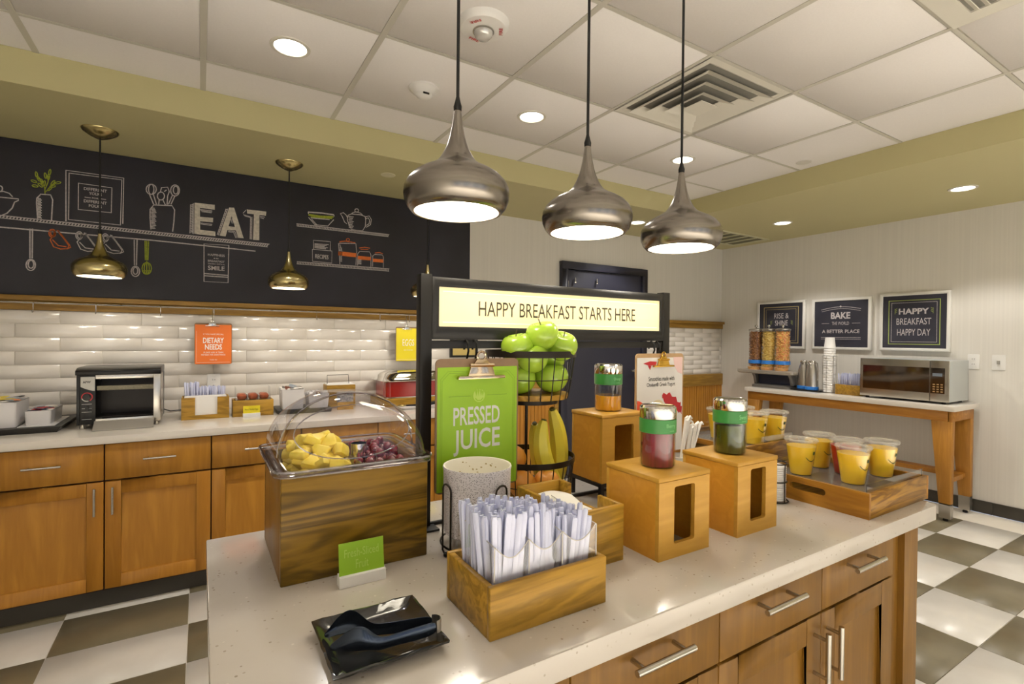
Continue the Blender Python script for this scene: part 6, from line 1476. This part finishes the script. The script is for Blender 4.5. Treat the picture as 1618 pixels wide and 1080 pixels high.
for k in range(19):
    o = bpy.data.objects.new('paper_cup', pcm); COL.objects.link(o); o.location = (4.85, 2.41, TT+.008+k*.0218)
    tag(o, 'topmost upturned white paper cup of the tall stack' if k == 18 else 'white paper cup nested in the tall stack left of microwave', 'cup', 'white paper cups in the wire rack')
# cutlery caddy on the table
bx('table_cutlery_box', 'wooden box of plastic cutlery between cup stack and microwave', 'box', 4.80, 4.90, 2.135, 2.335, TT, TT+.088, m_cut, m_cut, .009)
MB_ = thing('clear_cutlery_bin', 'clear bin rising out of the wooden cutlery box by microwave', 'bin', (4.85, 2.24, TT+.012))
b = MB(); b.box(4.811, 4.813, 2.146, 2.324, TT+.012, TT+.13); b.box(4.887, 4.889, 2.146, 2.324, TT+.012, TT+.16); b.box(4.811, 4.889, 2.322, 2.324, TT+.012, TT+.15); b.box(4.811, 4.889, 2.146, 2.148, TT+.012, TT+.15); b.build('bin_wall', m_clear2, MB_)
for k in range(40):
    kind = ('fork', 'knife', 'spoon')[k % 3]; o = bpy.data.objects.new('plastic_'+kind, pk[kind]); COL.objects.link(o)
    o.location = (4.825+.016*(k//10), 2.160+.0165*(k % 10), TT+.014+R.uniform(-.002, .012)); o.rotation_euler = (R.uniform(-.08, .08), R.uniform(-.08, .08), R.uniform(0, 3))
    tag(o, 'white plastic %s standing in the wooden box beside the microwave' % kind, kind, 'plastic cutlery by the microwave')

# pictures on the right wall
m_art = mixnoise('navy_chalk_print', '2c2c37', '383844', 4, .5)
m_frw = mat('white_picture_frame', 'e4e2dc', .4); m_gold = mat('muted_gold_print', 'b5a673', .7); m_grn = mat('muted_green_print', '9fae5c', .7)
def picture(ya, yb_, z0, z1, label):
    u0, u1 = -yb_, -ya; f0 = FR(XR-.006)
    p = thing('framed_print', label, 'picture', (XR-.01, (ya+yb_)/2, z0), 'white framed chalk prints on the right wall')
    b = MB(); t = .024
    holed(b, f0, u0, u1, z0, z1, u0+t, u1-t, z0+t, z1-t, .001, -.006, .024, 2); b.build('frame', m_frw, p, bevel=.0015, seg=1)
    MB().prism(f0, [(u0+t-.003, z0+t-.003), (u1-t+.003, z0+t-.003), (u1-t+.003, z1-t+.003), (u0+t-.003, z1-t+.003)], .0, .014).build('art_sheet', m_art, p)
    return p, FR(XR-.0204), u0, u1
def rectl(p, f, u0, u1, z0, z1, m_, w_): b = MB(); ribbon(b, f, [(u0, z0), (u1, z0), (u1, z1), (u0, z1)], w_, .001, True); b.build('print', m_, p)
def ptext(p, f, body, uc, wd, zc, h, bo=0.0, m_=None): text('print', body, f, uc-wd/2, uc+wd/2, zc-h/2, zc+h/2, m_ or m_chalk, p, bo, .0012)
def leafy(p, f, uc, zc, s_):
    b = MB()
    for k in (-1, 0, 1): ribbon(b, f, [(uc, zc+k*.014), (uc+s_*.016, zc+k*.014+.012)], .003, .001)
    ribbon(b, f, [(uc, zc-.024), (uc, zc+.024)], .0025, .001); b.build('print', m_grn, p)
p, f, u0, u1 = picture(2.795, 3.305, 1.236, 1.728, 'framed rise and shine print, leftmost, behind the cereal dispenser')
rectl(p, f, u0+.075, u1-.07, 1.295, 1.665, m_gold, .009); rectl(p, f, u0+.098, u1-.093, 1.318, 1.642, m_gold, .004); uc = (u0+u1)/2+.01
ptext(p, f, 'RISE &', uc, .155, 1.575, .055); ptext(p, f, 'SHINE', uc, .135, 1.500, .055, .01); leafy(p, f, uc-.115, 1.50, 1); leafy(p, f, uc+.115, 1.50, -1)
p, f, u0, u1 = picture(2.208, 2.728, 1.238, 1.724, 'framed BAKE THE WORLD A BETTER PLACE print, middle of three'); uc = (u0+u1)/2
ptext(p, f, 'BAKE', uc, .17, 1.560, .062, .03); ptext(p, f, 'THE WORLD', uc, .150, 1.486, .030, .0); ptext(p, f, 'A BETTER PLACE', uc, .33, 1.410, .034, .02)
b = MB()
ribbon(b, f, [(uc-.175+.35*k/12, 1.618+.024*math.sin(PI*k/12)) for k in range(13)], .004, .001); ribbon(b, f, [(uc-.17+.34*k/12, 1.600+.024*math.sin(PI*k/12)) for k in range(13)], .003, .001)
ribbon(b, f, [(uc-.17, 1.486), (uc-.10, 1.486)], .003, .001); ribbon(b, f, [(uc+.10, 1.486), (uc+.17, 1.486)], .003, .001)
ribbon(b, f, [(uc-.175, 1.352), (uc+.175, 1.352)], .004, .001); ribbon(b, f, [(uc-.175, 1.337), (uc+.175, 1.337)], .003, .001); b.prism(f, rrect(uc, 1.645, .008, .008, .0075, 4), .0008, .0012)
b.build('print', m_chalk, p)
p, f, u0, u1 = picture(1.640, 2.142, 1.241, 1.738, 'framed HAPPY BREAKFAST HAPPY DAY print, rightmost of three'); uc = (u0+u1)/2
rectl(p, f, u0+.070, u1-.070, 1.298, 1.672, m_grn, .008); rectl(p, f, u0+.090, u1-.090, 1.318, 1.652, m_chalk, .004)
ptext(p, f, 'HAPPY', uc, .215, 1.578, .050, .03); ptext(p, f, 'BREAKFAST', uc, .245, 1.492, .055, .0); ptext(p, f, 'HAPPY DAY', uc, .235, 1.400, .055, .0); leafy(p, f, uc-.135, 1.58, 1); leafy(p, f, uc+.135, 1.58, -1)
